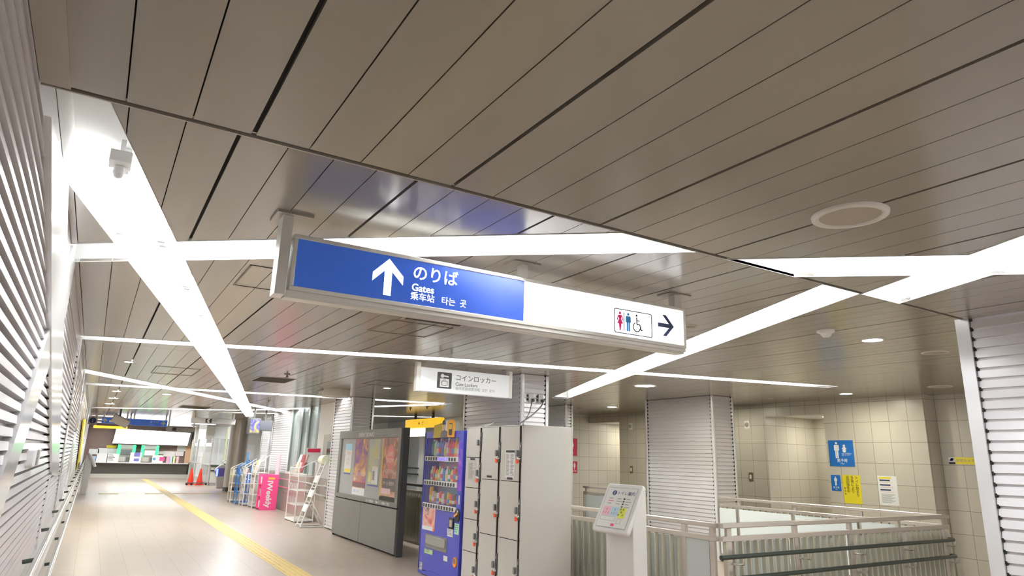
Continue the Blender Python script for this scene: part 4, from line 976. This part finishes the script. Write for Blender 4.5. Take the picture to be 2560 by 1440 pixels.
def vent(x0, x1, y0, y1, label):
    t = thing('air_vent', label, 'air vent', ((x0+x1)/2, (y0+y1)/2, ZF)); mb = MB()
    part('frame', MB().box((x0-.03, y0-.03, ZF-.006), (x1+.03, y1+.03, ZF+.004)), mat('vent_frame', (.40, .36, .30), .4), t)
    part('grille', MB().box((x0, y0, ZF-.012), (x1, y1, ZF-.005)), mat('vent_dark', (.055, .045, .03), .7), t)
    n = 5
    for i in range(n): part('slat', MB().box((x0+.01, y0+(y1-y0)*(i+.45)/n, ZF-.016), (x1-.01, y0+(y1-y0)*(i+.6)/n, ZF-.011)), mat('vent_slat', (.09, .075, .05), .6), t)
vent(2.19, 2.73, 5.03, 5.40, 'dark air vent in the ceiling just beyond the gates sign')
vent(2.18, 2.72, 11.4, 12.1, 'dark air vent in the ceiling between the thin light slots')
vent(2.0, 2.75, 20.9, 22.0, 'distant dark air vent before the telephone sign')
def sprinkler(px, py, label):
    p = at(px, py, 2, ZF); t = thing('sprinkler', label, 'sprinkler', p)
    part('rose', MB().lathe(p, [(.05, 0), (.045, -.012)], 18), mat('sprinkler_bronze', (.25, .2, .14), .35, .6), t); part('head', MB().lathe(p, [(.014, -.012), (.012, -.05), (.03, -.053), (.03, -.057)], 14), mat('sprinkler_bronze', (.25, .2, .14), .35, .6), t)
sprinkler(718, 935, 'small bronze sprinkler by the dark vent between thin light slots'); sprinkler(672, 1000, 'distant bronze sprinkler above the hanging monitors')
sprinkler(1026, 1020, 'bronze sprinkler left of the yellow exit sign'); sprinkler(1068, 1016, 'bronze sprinkler above the yellow exit sign')
# battens showing inside the near slots
fx = thing('lamp_end_holder', 'white lamp end holder showing inside the wide light slot near the left wall', 'lamp holder', (-.09, 3.36, 2.86))
part('bracket', MB().box((-.135, 3.33, 2.868), (-.045, 3.44, 2.925)), TROUGH, fx, bevel=.004); part('stem', MB().box((-.10, 3.40, 2.925), (-.08, 3.42, 3.006)), TROUGH, fx); part('tube_cap', MB().lathe((-.09, 3.40, 2.865), [(.024, 0), (.024, -.03), (.016, -.05), (0, -.056)], 16), TROUGH, fx)

# ================================================================ ALONG THE LEFT WALL
hr = thing('wall_handrail', 'double steel handrail with dark brackets along the left louvered wall', 'handrail', (-.14, 20, 0))
for z, x in ((.955, -.165), (.665, -.125)):
    part('rail', MB().tube([(x, -3.5, z), (x, 42, z)], .021, 10), CHROME, hr)
y = -2.2
while y < 42:
    for z, x in ((.955, -.165), (.665, -.125)): part('bracket', MB().tube([(x, y, z-.015), (x-.005, y, z-.06), (-.26, y, z-.075)], .014, 8), BLACKR, hr, 'dark rail bracket')
    y += 1.9
t = thing('alarm_box', 'small white box on the slats of the left wall', 'wall box', (-.25, 4.75, 1.49))
part('box', MB().prism(rrect(4.55, 1.475, 5.1, 1.58, .02), fl, -.03, .03), PAPER, t, bevel=.008); part('slot', MB().prism(rect(4.75, 1.485, 4.9, 1.57), fl, .03, .034), mat('slot_grey', (.25, .25, .24), .5), t)
yb = thing('wall_poster', 'tall yellow poster board on the left wall far down the corridor', 'poster', (-.25, 23.5, .9))
part('board', MB().prism([(18.4, 2.2), (21.5, 2.3), (26.5, .95), (23.0, .95)], fl, .02, .05), YELLOW, yb); part('print_band', MB().prism([(23.0, .95), (26.5, .95), (25.9, 1.12), (22.4, 1.12)], fl, .05, .053), TEXTK, yb)

# tactile paving
def tactile(label, x0, x1, y0, y1, along_y=True):
    t = thing('tactile_paving', label, 'tactile paving', ((x0+x1)/2, (y0+y1)/2, 0)); M_ = mat('tactile_yellow', (.72, .55, .22), .55, var=.06)
    part('strip', MB().box((x0, y0, 0), (x1, y1, .003)), M_, t); mb = MB()
    if along_y:
        y = y0
        while y < y1-.1:
            for k in range(4): mb.box((x0+.03+k*.072, y+.012, .003), (x0+.055+k*.072, min(y+.288, y1), .008))
            y += .3
    else:
        x = x0
        while x < x1-.1:
            for k in range(4): mb.box((x+.012, y0+.03+k*.072, .003), (min(x+.288, x1), y0+.055+k*.072, .008))
            x += .3
    o = part('raised_bars', mb, M_, t); o['kind'] = 'stuff'
tactile('long yellow tactile strip running down the corridor floor', 2.47, 2.77, 3, 40.5)
tactile('yellow tactile branch crossing right towards the steel column', 2.77, 4.9, 27.7, 28.0, False)
tactile('short yellow tactile patch left of the long strip, near the left wall', .45, 1.05, 27.7, 28.0, False)
tactile('faint yellow tactile branch joining the long strip from the left', 1.87, 2.47, 27.7, 28.0, False)

# ================================================================ RIGHT SIDE OF THE CORRIDOR
WNX = 4.78
struct('wall_wainscot', MB().box((WNX, 15.2, 0), (WNX+.22, 24.9, 1.0)), tile_mat('granite_slabs', 1, 2, .9, .5, .2, 0, (.34, .285, .255), (.14, .12, .11), line=.006, rough=.18, var=.12))
hr = thing('wall_handrail', 'double steel handrail on the stone wainscot behind the white racks', 'handrail', (4.66, 20, 0))
for z in (.86, .65):
    part('rail', MB().tube([(4.66, 13.96, z), (4.66, 25, z)], .02, 10), CHROME, hr)
    for y in (14.3, 15.6, 17.2, 18.8, 20.4, 22, 23.6): part('bracket', MB().tube([(4.66, y, z-.015), (4.67, y, z-.05), (WNX, y, z-.06)], .012, 8), CHROME, hr)
struct('wall_side_panel', MB().box((4.82, 15.2, 1.0), (5.0, 17.1, ZF)).box((4.82, 19.9, 1.0), (5.0, 20.02, ZF)), WHITE)
dr = MB(); dr.box((4.80, 15.5, 1.0), (4.82, 16.5, 2.02)); o = struct('door_1', dr, mat('door_grey', (.45, .44, .42), .4))
o2 = part('door_window', MB().box((4.795, 15.75, 1.55), (4.80, 16.15, 1.85)), mat('dark_green_glass', (.06, .10, .08), .1), o)
wd = struct('window_1', MB().box((4.86, 17.12, 1.0), (4.87, 19.88, ZF)), mat('window_glass', (.85, .93, .92), .03, alpha=.22, var=0))
FR = mat('green_grey_frame', (.20, .24, .23), .35, .4); PIPE = mat('green_grey_pipe', (.50, .57, .56), .25)
for y0, y1 in ((17.12, 17.3), (18.02, 18.15), (18.75, 18.95), (19.8, 19.88)): part('window_frame', MB().box((4.82, y0, 1.0), (4.93, y1, ZF)), FR, wd)
part('window_sill', MB().box((4.76, 17.12, 1.0), (4.95, 19.88, 1.05)), ALU, wd)
solo('standing_pipe', MB().lathe((5.14, 18.45, 0), [(.14, 0), (.14, ZF)], 24), PIPE, 'pale green-grey vertical pipe behind the corridor window', 'pipe')
solo('standing_pipe', MB().lathe((5.16, 17.6, 0), [(.17, 0), (.17, ZF)], 24), mat('green_grey_pipe_dark', (.36, .43, .42), .3), 'darker green-grey vertical pipe by the right edge of the corridor window', 'pipe')
struct('wall_office_back', MB().box((6.0, 17.2, 0), (6.1, 24.7, ZF)).box((5.0, 17.15, 0), (6.1, 17.2, ZF)), mat('office_wall', (.5, .56, .54), .5))
ob = thing('office_shelf', 'pale equipment shelf seen through the corridor window', 'shelf', (5.75, 19.8, 0))
for z in (.9, 1.3, 1.75, 2.15): part('shelf_board', MB().box((5.6, 19.0, z), (5.95, 19.95, z+.04)), WHITE, ob)
for (x, y) in ((5.6, 19.0), (5.91, 19.0), (5.6, 19.91), (5.91, 19.91)): part('upright', MB().box((x, y, 0), (x+.04, y+.04, 2.2)), ALU, ob)
part('binder_row', MB().box((5.65, 19.1, 1.34), (5.9, 19.85, 1.6)), mat('binder_grey', (.12, .14, .14), .5), ob)

# ---------------- magazine racks
def rack(x, y, wx, wy, h, tilt, m, label, fills, name='brochure_rack'):
    """wire rack opening towards the corridor (-X); wx deep, wy long"""
    t = thing(name, label, 'rack', (x+wx/2, y+wy/2, 0)); r = .011
    for (a, b, hh) in ((x, y, h*tilt), (x, y+wy, h*tilt), (x+wx, y, h), (x+wx, y+wy, h)): part('post', MB().box((a-r, b-r, 0), (a+r, b+r, hh)), m, t)
    for b in (y, y+wy): part('side_bar', MB().tube([(x, b, h*tilt), (x+wx, b, h)], r, 6), m, t)
    part('top_bar', MB().tube([(x, y, h*tilt), (x, y+wy, h*tilt)], r, 6), m, t)
    n = 4
    for i in range(n):
        z = .05+(h*tilt-.25)*i/(n-1); mb = MB()
        mb.box((x, y, z), (x+wx, y+wy, z+.012)); part('shelf', mb, m, t)
        for k in range(4):
            yy = y+wy*(k+.5)/4
            if i: part('wire_loop', MB().tube([(x-.01, yy-.05, z), (x-.01, yy-.05, z+.17), (x-.01, yy+.05, z+.17), (x-.01, yy+.05, z)], .006, 5), m, t)
    for i, (z, c) in enumerate(fills):
        f = frame((x+.03+wx*.4*max(0, z-h*tilt+.25)/.5, y+.04, z), (0, 1, 0), (.25, 0, 1))
        for k in range(3): part('leaflet', MB().prism(rect(k*wy*.31, 0, k*wy*.31+wy*.27, .24), f, -.01, .0), c[k % len(c)], t)
    return t
WH = mat('rack_white', (.80, .79, .76), .35)
LR, LP, LC_, LW, LB_, LY = mat('leaf_maroon', (.28, .04, .05), .5), mat('leaf_rose', (.75, .45, .45), .5), mat('leaf_cream', (.75, .65, .5), .5), PAPER, mat('leaf_blue', (.1, .3, .65), .5), mat('leaf_lime', (.6, .7, .2), .5)
t = rack(4.28, 16.45, .42, .85, 1.42, .86, WH, 'white wire brochure rack with maroon leaflets between pink rack and leaning stand', [(1.12, [LR, LP, LC_]), (1.3, [LR, LR, LW])])
part('header_card', MB().prism(rect(0, 0, .34, .34), frame((4.42, 16.5, 1.36), (1, 0, 0), (0, 0, 1)), -.01, 0), PAPER, t, 'white header card'); part('header_band', MB().prism(rect(.02, .24, .32, .32), frame((4.42, 16.488, 1.36), (1, 0, 0), (0, 0, 1)), 0, .002), CRIM, t)
part('base_board', MB().box((4.26, 16.43, .02), (4.72, 17.32, .05)), WH, t)
# pink rack
pk = thing('magazine_rack', 'hot pink magazine rack with white sideways lettering', 'rack', (4.43, 20.25, 0))
part('side_panel', MB().box((4.21, 20.03, 0), (4.66, 20.06, .955)), PINK, pk, 'pink side panel'); part('side_panel', MB().box((4.21, 20.47, 0), (4.66, 20.5, .955)), PINK, pk)
part('back_panel', MB().box((4.63, 20.06, 0), (4.66, 20.47, 1.5)), mat('rack_pale_pink', (.85, .6, .7), .4), pk)
for z in (.04, .36, .68): part('magazine_shelf', MB().box((4.22, 20.06, z), (4.63, 20.47, z+.03)), PINK, pk); part('magazine_stack', MB().box((4.26, 20.09, z+.03), (4.6, 20.44, z+.2)), [PAPER, mat('mag_grey', (.55, .55, .55), .5), PAPER][int(z/.3)], pk)
fk = facing_cam(4.21, 20.03, 0); text('IWeekly', fk, .155, .80, .205, TEXTW, pk, .004, rot=-PI/2, bold=.006, sx=1.05)
part('logo_patch', flat([rect(.16, .82, .34, .88)], fk, 0, .004), mat('patch_orange', (.9, .5, .1), .5), pk)
# racks beyond it
rack(4.15, 20.75, .36, .55, 1.5, .78, WH, 'white wire rack right behind the pink magazine rack', [(.9, [LW, LC_, LW]), (1.1, [LW, LW, LY])])
rack(4.05, 21.6, .36, .5, 1.35, .82, mat('rack_white_b', (.76, .76, .78), .35), 'white wire rack next to the blue rack', [(.85, [LP, LW, LW])])
t = rack(4.0, 22.4, .34, .45, 1.3, .84, mat('rack_blue', (.04, .2, .55), .35), 'blue wire brochure rack among the white ones', [(.8, [LB_, LW, LB_])])
part('blue_card', MB().box((4.2, 22.42, 1.2), (4.22, 22.62, 1.55)), LB_, t)
rack(3.98, 23.3, .34, .5, 1.2, .85, mat('rack_cream', (.8, .77, .68), .35), 'cream wire rack at the far end of the rack row', [(.75, [LC_, LW, LY])])
# leaning stand
ls = thing('leaning_stand', 'white leaning wire leaflet stand in front of the event board pillar', 'rack', (4.4, 15.45, 0))
top = [Vector((4.56, 15.32, 1.40)), Vector((4.56, 15.62, 1.40))]; bot = [Vector((4.12, 15.30, .02)), Vector((4.12, 15.64, .02))]
for a, b in zip(bot, top): part('side_tube', MB().tube([a, b], .014, 8), WH, ls)
for k in range(9): part('rung', MB().tube([bot[0].lerp(top[0], (k+.3)/9), bot[1].lerp(top[1], (k+.3)/9)], .009, 6), WH, ls)
for a in (15.30, 15.64): part('foot_bar', MB().tube([(4.10, a, .014), (4.66, a, .014)], .014, 8), WH, ls); part('back_leg', MB().tube([(4.66, a, .014), (4.30, a, .58)], .012, 8), WH, ls)
for k in (2, 4, 6):
    c = bot[0].lerp(top[0], k/9); f = frame(c+Vector((-.02, .02, 0)), (0, 1, 0), (top[0]-bot[0])); part('leaflet_tray', MB().prism(rect(0, 0, .3, .16), f, .0, .012), WH, ls)
part('round_top', MB().prism(disc(4.56, 1.44, .10, 20, .10), lambda a, b, c=0.: Vector((a, 15.47+c, b)), -.16, .16), mat('top_lime', (.78, .82, .62), .4), ls, 'pale lime rounded top')

# ================================================================ HANGING MONITORS
def monitor(x, y, z, w, h, ang, label, screen):
    t = thing('hanging_monitor', label, 'monitor', (x, y, z)); u = Vector((math.cos(ang), math.sin(ang), 0)); f = frame((x, y, z), u, (0, 0, 1))
    part('casing', MB().prism(rrect(-w/2, 0, w/2, h, .02), f, -.12, 0), DARK, t, bevel=.01); part('screen', MB().prism(rect(-w/2+.03, .04, w/2-.03, h-.04), f, 0, .003), screen, t)
    part('hanger_pole', MB().tube([(x-f.n.x*.08, y-f.n.y*.08, z+h), (x-f.n.x*.08, y-f.n.y*.08, ZF)], .03, 8), DARK, t); return t
monitor(3.95, 20.6, 2.06, .36, .46, .35, 'hanging monitor with coloured picture, left of a pair', swirl_mat('monitor_picture', [srgb(50,50,110), srgb(90,90,140), srgb(190,170,60), srgb(120,120,150)], 4, .3))
monitor(4.32, 21.0, 2.18, .42, .3, .0, 'dark hanging monitor, right of a pair', mat('monitor_dark', (.10, .10, .12), .3))

# ================================================================ FAR END OF THE CORRIDOR
YB_ = 42.5
struct('wall_back', MB().box((-.4, YB_+.03, 0), (5.0, YB_+.2, ZF)), BROWN)
ct = thing('ticket_counter', 'long ticket counter with pale top across the far end wall', 'counter', (2.3, 42.2, 0))
part('counter_top', MB().box((-.1, 41.75, .76), (4.72, YB_, .81)), WHITE, ct, 'pale counter top'); part('front_recess', MB().box((-.1, 42.2, .2), (4.72, YB_, .76)), mat('counter_dark', (.13, .12, .105), .5), ct, 'dark counter front')
part('plinth', MB().box((-.15, 42.0, 0), (4.8, YB_, .2)), PLINTH, ct)
fm = thing('fare_map', 'glowing white fare map board above the ticket counter', 'lit board', (2.7, 42.2, 1.74))
ff = facing_cam(0, 42.05, 0)
part('lit_face', MB().prism([(.92, 1.78), (4.56, 1.77), (4.64, 2.46), (1.0, 2.56)], ff, -.05, 0), MAPLIT, fm); part('dark_edge', MB().prism([(4.57, 1.74), (4.72, 1.80), (4.72, 2.48), (4.65, 2.46)], ff, -.2, 0), DARK, fm); part('backing', MB().prism(rect(.95, 1.76, 4.6, 2.5), ff, -.44, -.05), DARK, fm)
def ticket_machine(x, label, sm):
    t = thing('ticket_machine', label, 'ticket machine', (x, 42.2, .81)); f = facing_cam(x, 42.05, .81)
    part('cabinet', MB().prism(rect(-.42, 0, .42, .92), f, -.44, 0), mat('machine_grey', (.28, .26, .24), .4), t); 
    for s in (-1, 1): part('glow_strip', MB().prism(rrect(s*.36-.07, .28, s*.36+.07, .90, .03), f, 0, .05), GREENLED, t, 'green glowing side strip')
    part('screen', MB().prism(rect(-.24, .38, .26, .64), f, 0, .03), sm, t); part('header', MB().prism(rect(-.28, .70, .28, .86), f, 0, .03), mat('machine_header', (.35, .4, .35), .4), t)
    part('coin_tray', MB().prism(rect(-.34, .04, .0, .28), f, 0, .06), mat('tray_metal', (.6, .58, .55), .3, .5), t); part('keypad', MB().prism(rect(.06, .06, .3, .26), f, 0, .04), mat('tray_dark', (.15, .14, .13), .4), t)
ticket_machine(1.62, 'ticket machine with green glow and dark screen, left of two', mat('screen_dark', (.12, .13, .14), .2))
ticket_machine(2.74, 'ticket machine with green glow and white screen, right of two', PAPER)
def back_notice(px0, py0, px1, py1, m, label, extra=None, y=41.98, name='notice'):
    a, b = at(px0, py0, 1, y), at(px1, py1, 1, y); zb = .812 if y < 41.95 else b.z
    f = facing_cam(a.x, y, zb); t = thing(name, label, 'notice', ((a.x+b.x)/2, y, zb))
    W, Hh = b.x-a.x, a.z-zb
    part('sheet', MB().prism(rect(0, 0, W, Hh), f, -.06, 0), m, t)
    if extra == 'print':
        for k in range(5): part('print_line', flat([rect(W*.12, Hh*(.8-.15*k), W*(.5+.08*(k % 3)), Hh*(.88-.15*k))], f, 0, .004), TEXTG, t)
    return t
back_notice(223, 1122, 246, 1136, PAPER, 'white notice at the left end of the far wall', None, 42.46)
back_notice(246, 1120, 297, 1136, mat('paper_b', (.82, .82, .80), .6), 'wide white notice left of the ticket machines', None, 42.46)
back_notice(243, 1133, 268, 1149, PAPER, 'white counter sign left of the printed one', None, 41.9)
back_notice(269, 1134, 296, 1150, mat('paper_c', (.84, .84, .84), .6), 'white counter sign printed with dark blocks, left of the ticket machines', 'print', 41.9)
back_notice(224, 1140, 238, 1152, mat('pale_blue_box', (.45, .62, .85), .5), 'pale blue box at the left end of the ticket counter', 'box', 41.9, 'counter_box')
back_notice(267, 1113, 291, 1120, YELLOW, 'small yellow notice above the wide white notice', None, 42.46)
t = back_notice(327, 1131, 352, 1151, PAPER, 'white counter stand with violet screen between the ticket machines', None, 41.85, 'counter_stand')
part('violet_screen', flat([rect(.18, .3, .46, .52), rect(.2, .06, .44, .2)], facing_cam(at(327, 1131, 1, 41.85).x, 41.85, .815), 0, .01), mat('violet_print', (.18, .18, .5), .4), t)
t = back_notice(382, 1138, 407, 1152, PAPER, 'white counter sign with blue and pink print right of the ticket machines', None, 41.85)
f_ = facing_cam(at(382, 1138, 1, 41.85).x, 41.85, .815); part('blue_print', flat([disc(.1, .2, .07, 12)], f_, 0, .005), LB_, t); part('pink_print', flat([rect(.35, .1, .6, .3)], f_, 0, .005), PINK, t)
back_notice(386, 1128, 410, 1136, mat('paper_d', (.80, .76, .74), .6), 'pale notice right of the green machine glow', None, 42.46)
back_notice(410, 1128, 437, 1142, mat('paper_e', (.80, .72, .70), .6), 'pinkish notice on the far wall right of the machines', None, 42.46)
back_notice(438, 1128, 458, 1140, mat('paper_f', (.78, .72, .71), .6), 'small pale notice at the right end of the far wall', None, 42.46)
back_notice(444, 1114, 466, 1128, mat('paper_g', (.66, .70, .64), .6), 'greenish notice just under the fare map corner', None, 42.46)
for i, (x, c, nm) in enumerate(((417, (.8, .4, .55), 'pink'), (425, (.6, .75, .85), 'pale blue'), (432, (.75, .8, .4), 'lime'), (439, (.85, .55, .6), 'rose'))):
    back_notice(x, 1141, x+7, 1153, mat('leaf_box_%d' % i, c, .5), f'{nm} leaflet box on the right of the ticket counter', 'box', 41.9, 'leaflet_box')
# glazed office and gates
struct('wall_office', MB().box((5.0, 38.5, 0), (12.0, 38.7, ZF)).box((4.85, 41.6, 0), (5.0, 42.5, ZF)), mat('office_white', (.75, .75, .72), .45))
struct('wall_office_orange', MB().box((4.55, 42.38, .8), (4.9, 42.45, 2.0)), mat('tan_wall', (.6, .38, .24), .5))
bo = thing('ticket_office', 'white glazed ticket office with counter, left of the steel column', 'office', (5.3, 34.5, 0))
OW = mat('office_frame', (.72, .72, .70), .35); GL2 = mat('office_glass', (.80, .86, .87), .05, alpha=.35, var=0)
part('counter_body', MB().box((4.82, 34.0, .12), (6.2, 35.2, .92)), mat('office_cream', (.72, .73, .66), .4), bo); part('counter_base', MB().box((4.84, 34.02, 0), (6.2, 35.2, .12)), mat('office_base', (.45, .45, .44), .4), bo)
part('counter_ledge', MB().box((4.75, 33.9, .92), (6.2, 35.2, .96)), OW, bo)
for z in (.86, .66): part('front_rail', MB().tube([(4.8, 33.93, z), (5.45, 33.93, z)], .025, 8), BLACK, bo, 'dark front rail')
for x in (4.78, 5.0, 5.42, 5.95): part('post', MB().box((x, 33.98, .96), (x+.07, 34.05, ZF)), OW, bo)
part('glazing', MB().box((4.8, 34.0, .96), (5.42, 34.01, 2.1)), GL2, bo)
part('header_panel', MB().box((4.78, 33.97, 2.1), (6.2, 34.06, ZF)), mat('header_pale', (.70, .74, .74), .3), bo)
part('lime_post', MB().box((5.28, 33.96, .96), (5.36, 34.0, 2.6)), mat('lime_tint', (.68, .72, .45), .4), bo)
part('side_screen', MB().box((4.76, 34.0, .1), (4.775, 41.5, 1.9)), GL2, bo)
for y in (34.1, 36.5, 39, 41.3): part('side_post', MB().box((4.72, y, 0), (4.8, y+.06, 2.1)), ALU, bo)
part('side_rail', MB().box((4.70, 34.0, .88), (4.76, 41.5, .93)), ALU, bo)
part('terminal', MB().box((5.55, 34.4, 1.22), (5.85, 34.6, 1.5)), DARK, bo, 'dark office terminal'); part('terminal_stand', MB().box((5.5, 34.35, .96), (5.95, 34.7, 1.2)), OW, bo); part('notice_board', MB().box((4.9, 34.05, 1.4), (5.2, 34.09, 1.75)), mat('board_grey', (.38, .4, .4), .5), bo)
sc_ = thing('steel_column', 'round brushed steel column with black foot before the ticket gates', 'column', (5.07, 29.4, 0))
part('shaft', MB().lathe((5.07, 29.4, .16), [(.37, 0), (.37, ZF-.16)], 40), mat('column_steel', (.62, .58, .53), .3, .3), sc_); part('foot', MB().lathe((5.07, 29.4, 0), [(.375, 0), (.375, .16)], 40), DARK, sc_, 'black column foot')
def gate(x, y, label):
    t = thing('ticket_gate', label, 'ticket gate', (x+.8, y, 0)); fg = lambda a, b, c=0.: Vector((x+a, y+c, b))
    part('body', MB().prism([(.12, 0), (1.6, 0), (1.6, .98), (.2, .98), (.05, .86), (.0, .7), (.05, .5)], fg, -.13, .13), mat('gate_grey', (.55, .54, .55), .35), t, bevel=.02)
    part('nose', MB().prism([(-.02, .7), (.05, .48), (.35, .48), (.35, .84), (.04, .84)], fg, -.14, .14), mat('gate_violet', (.12, .10, .42), .3), t, 'violet gate nose', bevel=.02)
    part('nose_light', MB().prism(rect(.02, .5, .1, .8), fg, -.145, -.141), mat('gate_blue_light', (.1, .15, 1.), .4, emit=2.5), t, 'blue glowing edge')
    part('guide_bar', MB().tube([(x+.2, y, .98), (x+.3, y, 1.14), (x+.55, y, 1.2), (x+1.5, y, 1.2)], .02, 8), CHROME, t); part('card_reader', MB().prism(rect(.3, .98, .6, 1.02), fg, -.1, .1), BLACK, t)
gate(4.66, 31.6, 'ticket gate with violet nose left of the steel column'); gate(4.98, 26.4, 'ticket gate with violet nose right of the steel column'); gate(4.75, 25.25, 'nearest ticket gate, directly behind the rack row')
struct('wall_gate_far', MB().box((9.6, 24.6, 0), (9.7, 38.5, ZF)), mat('white_room', (.78, .79, .78), .5))
# notices glimpsed past the gates
for (x0, x1, z0, z1, m, lab) in ((6.3, 7.0, .95, 1.75, mat('sky_poster', (.45, .65, .85), .5), 'pale blue poster on the white wall beyond the gates'), (7.1, 7.5, 1.2, 1.9, PAPER, 'white notice on the white wall beyond the gates')):
    t = thing('wall_poster', lab, 'poster', ((x0+x1)/2, 38.48, z0)); part('sheet', MB().box((x0, 38.46, z0), (x1, 38.5, z1)), m, t)
t = thing('wall_poster', 'tiny pair of black signs right of the steel column', 'sign', (6.0, 38.48, 1.8)); part('sign_square', MB().box((5.95, 38.46, 1.98), (6.1, 38.5, 2.13)), BLACK, t); part('sign_square', MB().box((5.95, 38.46, 1.78), (6.1, 38.5, 1.93)), BLACK, t)
# cones on a wheeled base
def cone(x, y, s, lean, label):
    t = thing('traffic_cone', label, 'traffic cone', (x, y, 0)); ax = Vector((lean, 0, 1)).normalized()
    part('cone_body', MB().lathe((x, y, .03), [(.15*s, 0), (.035*s, .68*s), (.03*s, .70*s)], 20, ax), RED, t)
    part('cone_base', MB().box((x-.19*s, y-.19*s, 0), (x+.19*s, y+.19*s, .035)), RED, t)
cone(4.46, 34.4, 1.0, .0, 'red traffic cone in front of the ticket office, right of the pair'); cone(4.12, 34.75, 1.0, .0, 'red traffic cone behind the other, left of the pair')
bb = thing('barrier_base', 'black wheeled bar at the foot of the traffic cones', 'barrier', (4.3, 34.1, 0)); part('bar', MB().box((3.85, 34.06, .08), (4.75, 34.12, .12)), DARK, bb)
for x in (3.9, 4.1, 4.7): part('wheel', MB().lathe((x, 34.12, .05), [(.05, 0), (.05, -.04)], 14, Vector((0, 1, 0))), BLACK, bb)
# seen through the gap between board and vending machine
struct('wall_gap', MB().box((9.55, 14.6, 0), (9.7, 24.5, ZF)), mat('gap_grey', (.55, .56, .56), .5))
struct('trim_13', MB().box((9.5, 21.0, 0), (9.6, 21.35, ZF)), WHITE)
py_ = thing('wall_poster', 'pointed white and yellow notice seen in the gap left of the vending machine', 'notice', (9.5, 20.9, 1.2)); fg = facing_left(9.54, 21.0, 0)
part('yellow_sheet', MB().prism([(0, .9), (.5, .9), (.55, 2.0), (.12, 2.0)], fg, -.01, .0), AMBER, py_); part('white_sheet', MB().prism([(.02, .7), (.55, .7), (.5, 1.7), (.33, 1.92), (.18, 1.7)], fg, .0, .004), PAPER, py_)
hr = thing('wall_handrail', 'short double handrail on the grey wall seen in the gap', 'handrail', (9.45, 22.0, 0))
for z in (1.17, .97): part('rail', MB().tube([(9.45, 21.2, z), (9.45, 23.5, z)], .025, 8), BLACK, hr); part('bracket', MB().tube([(9.45, 22, z-.02), (9.47, 22, z-.07), (9.55, 22, z-.07)], .015, 6), CHROME, hr)
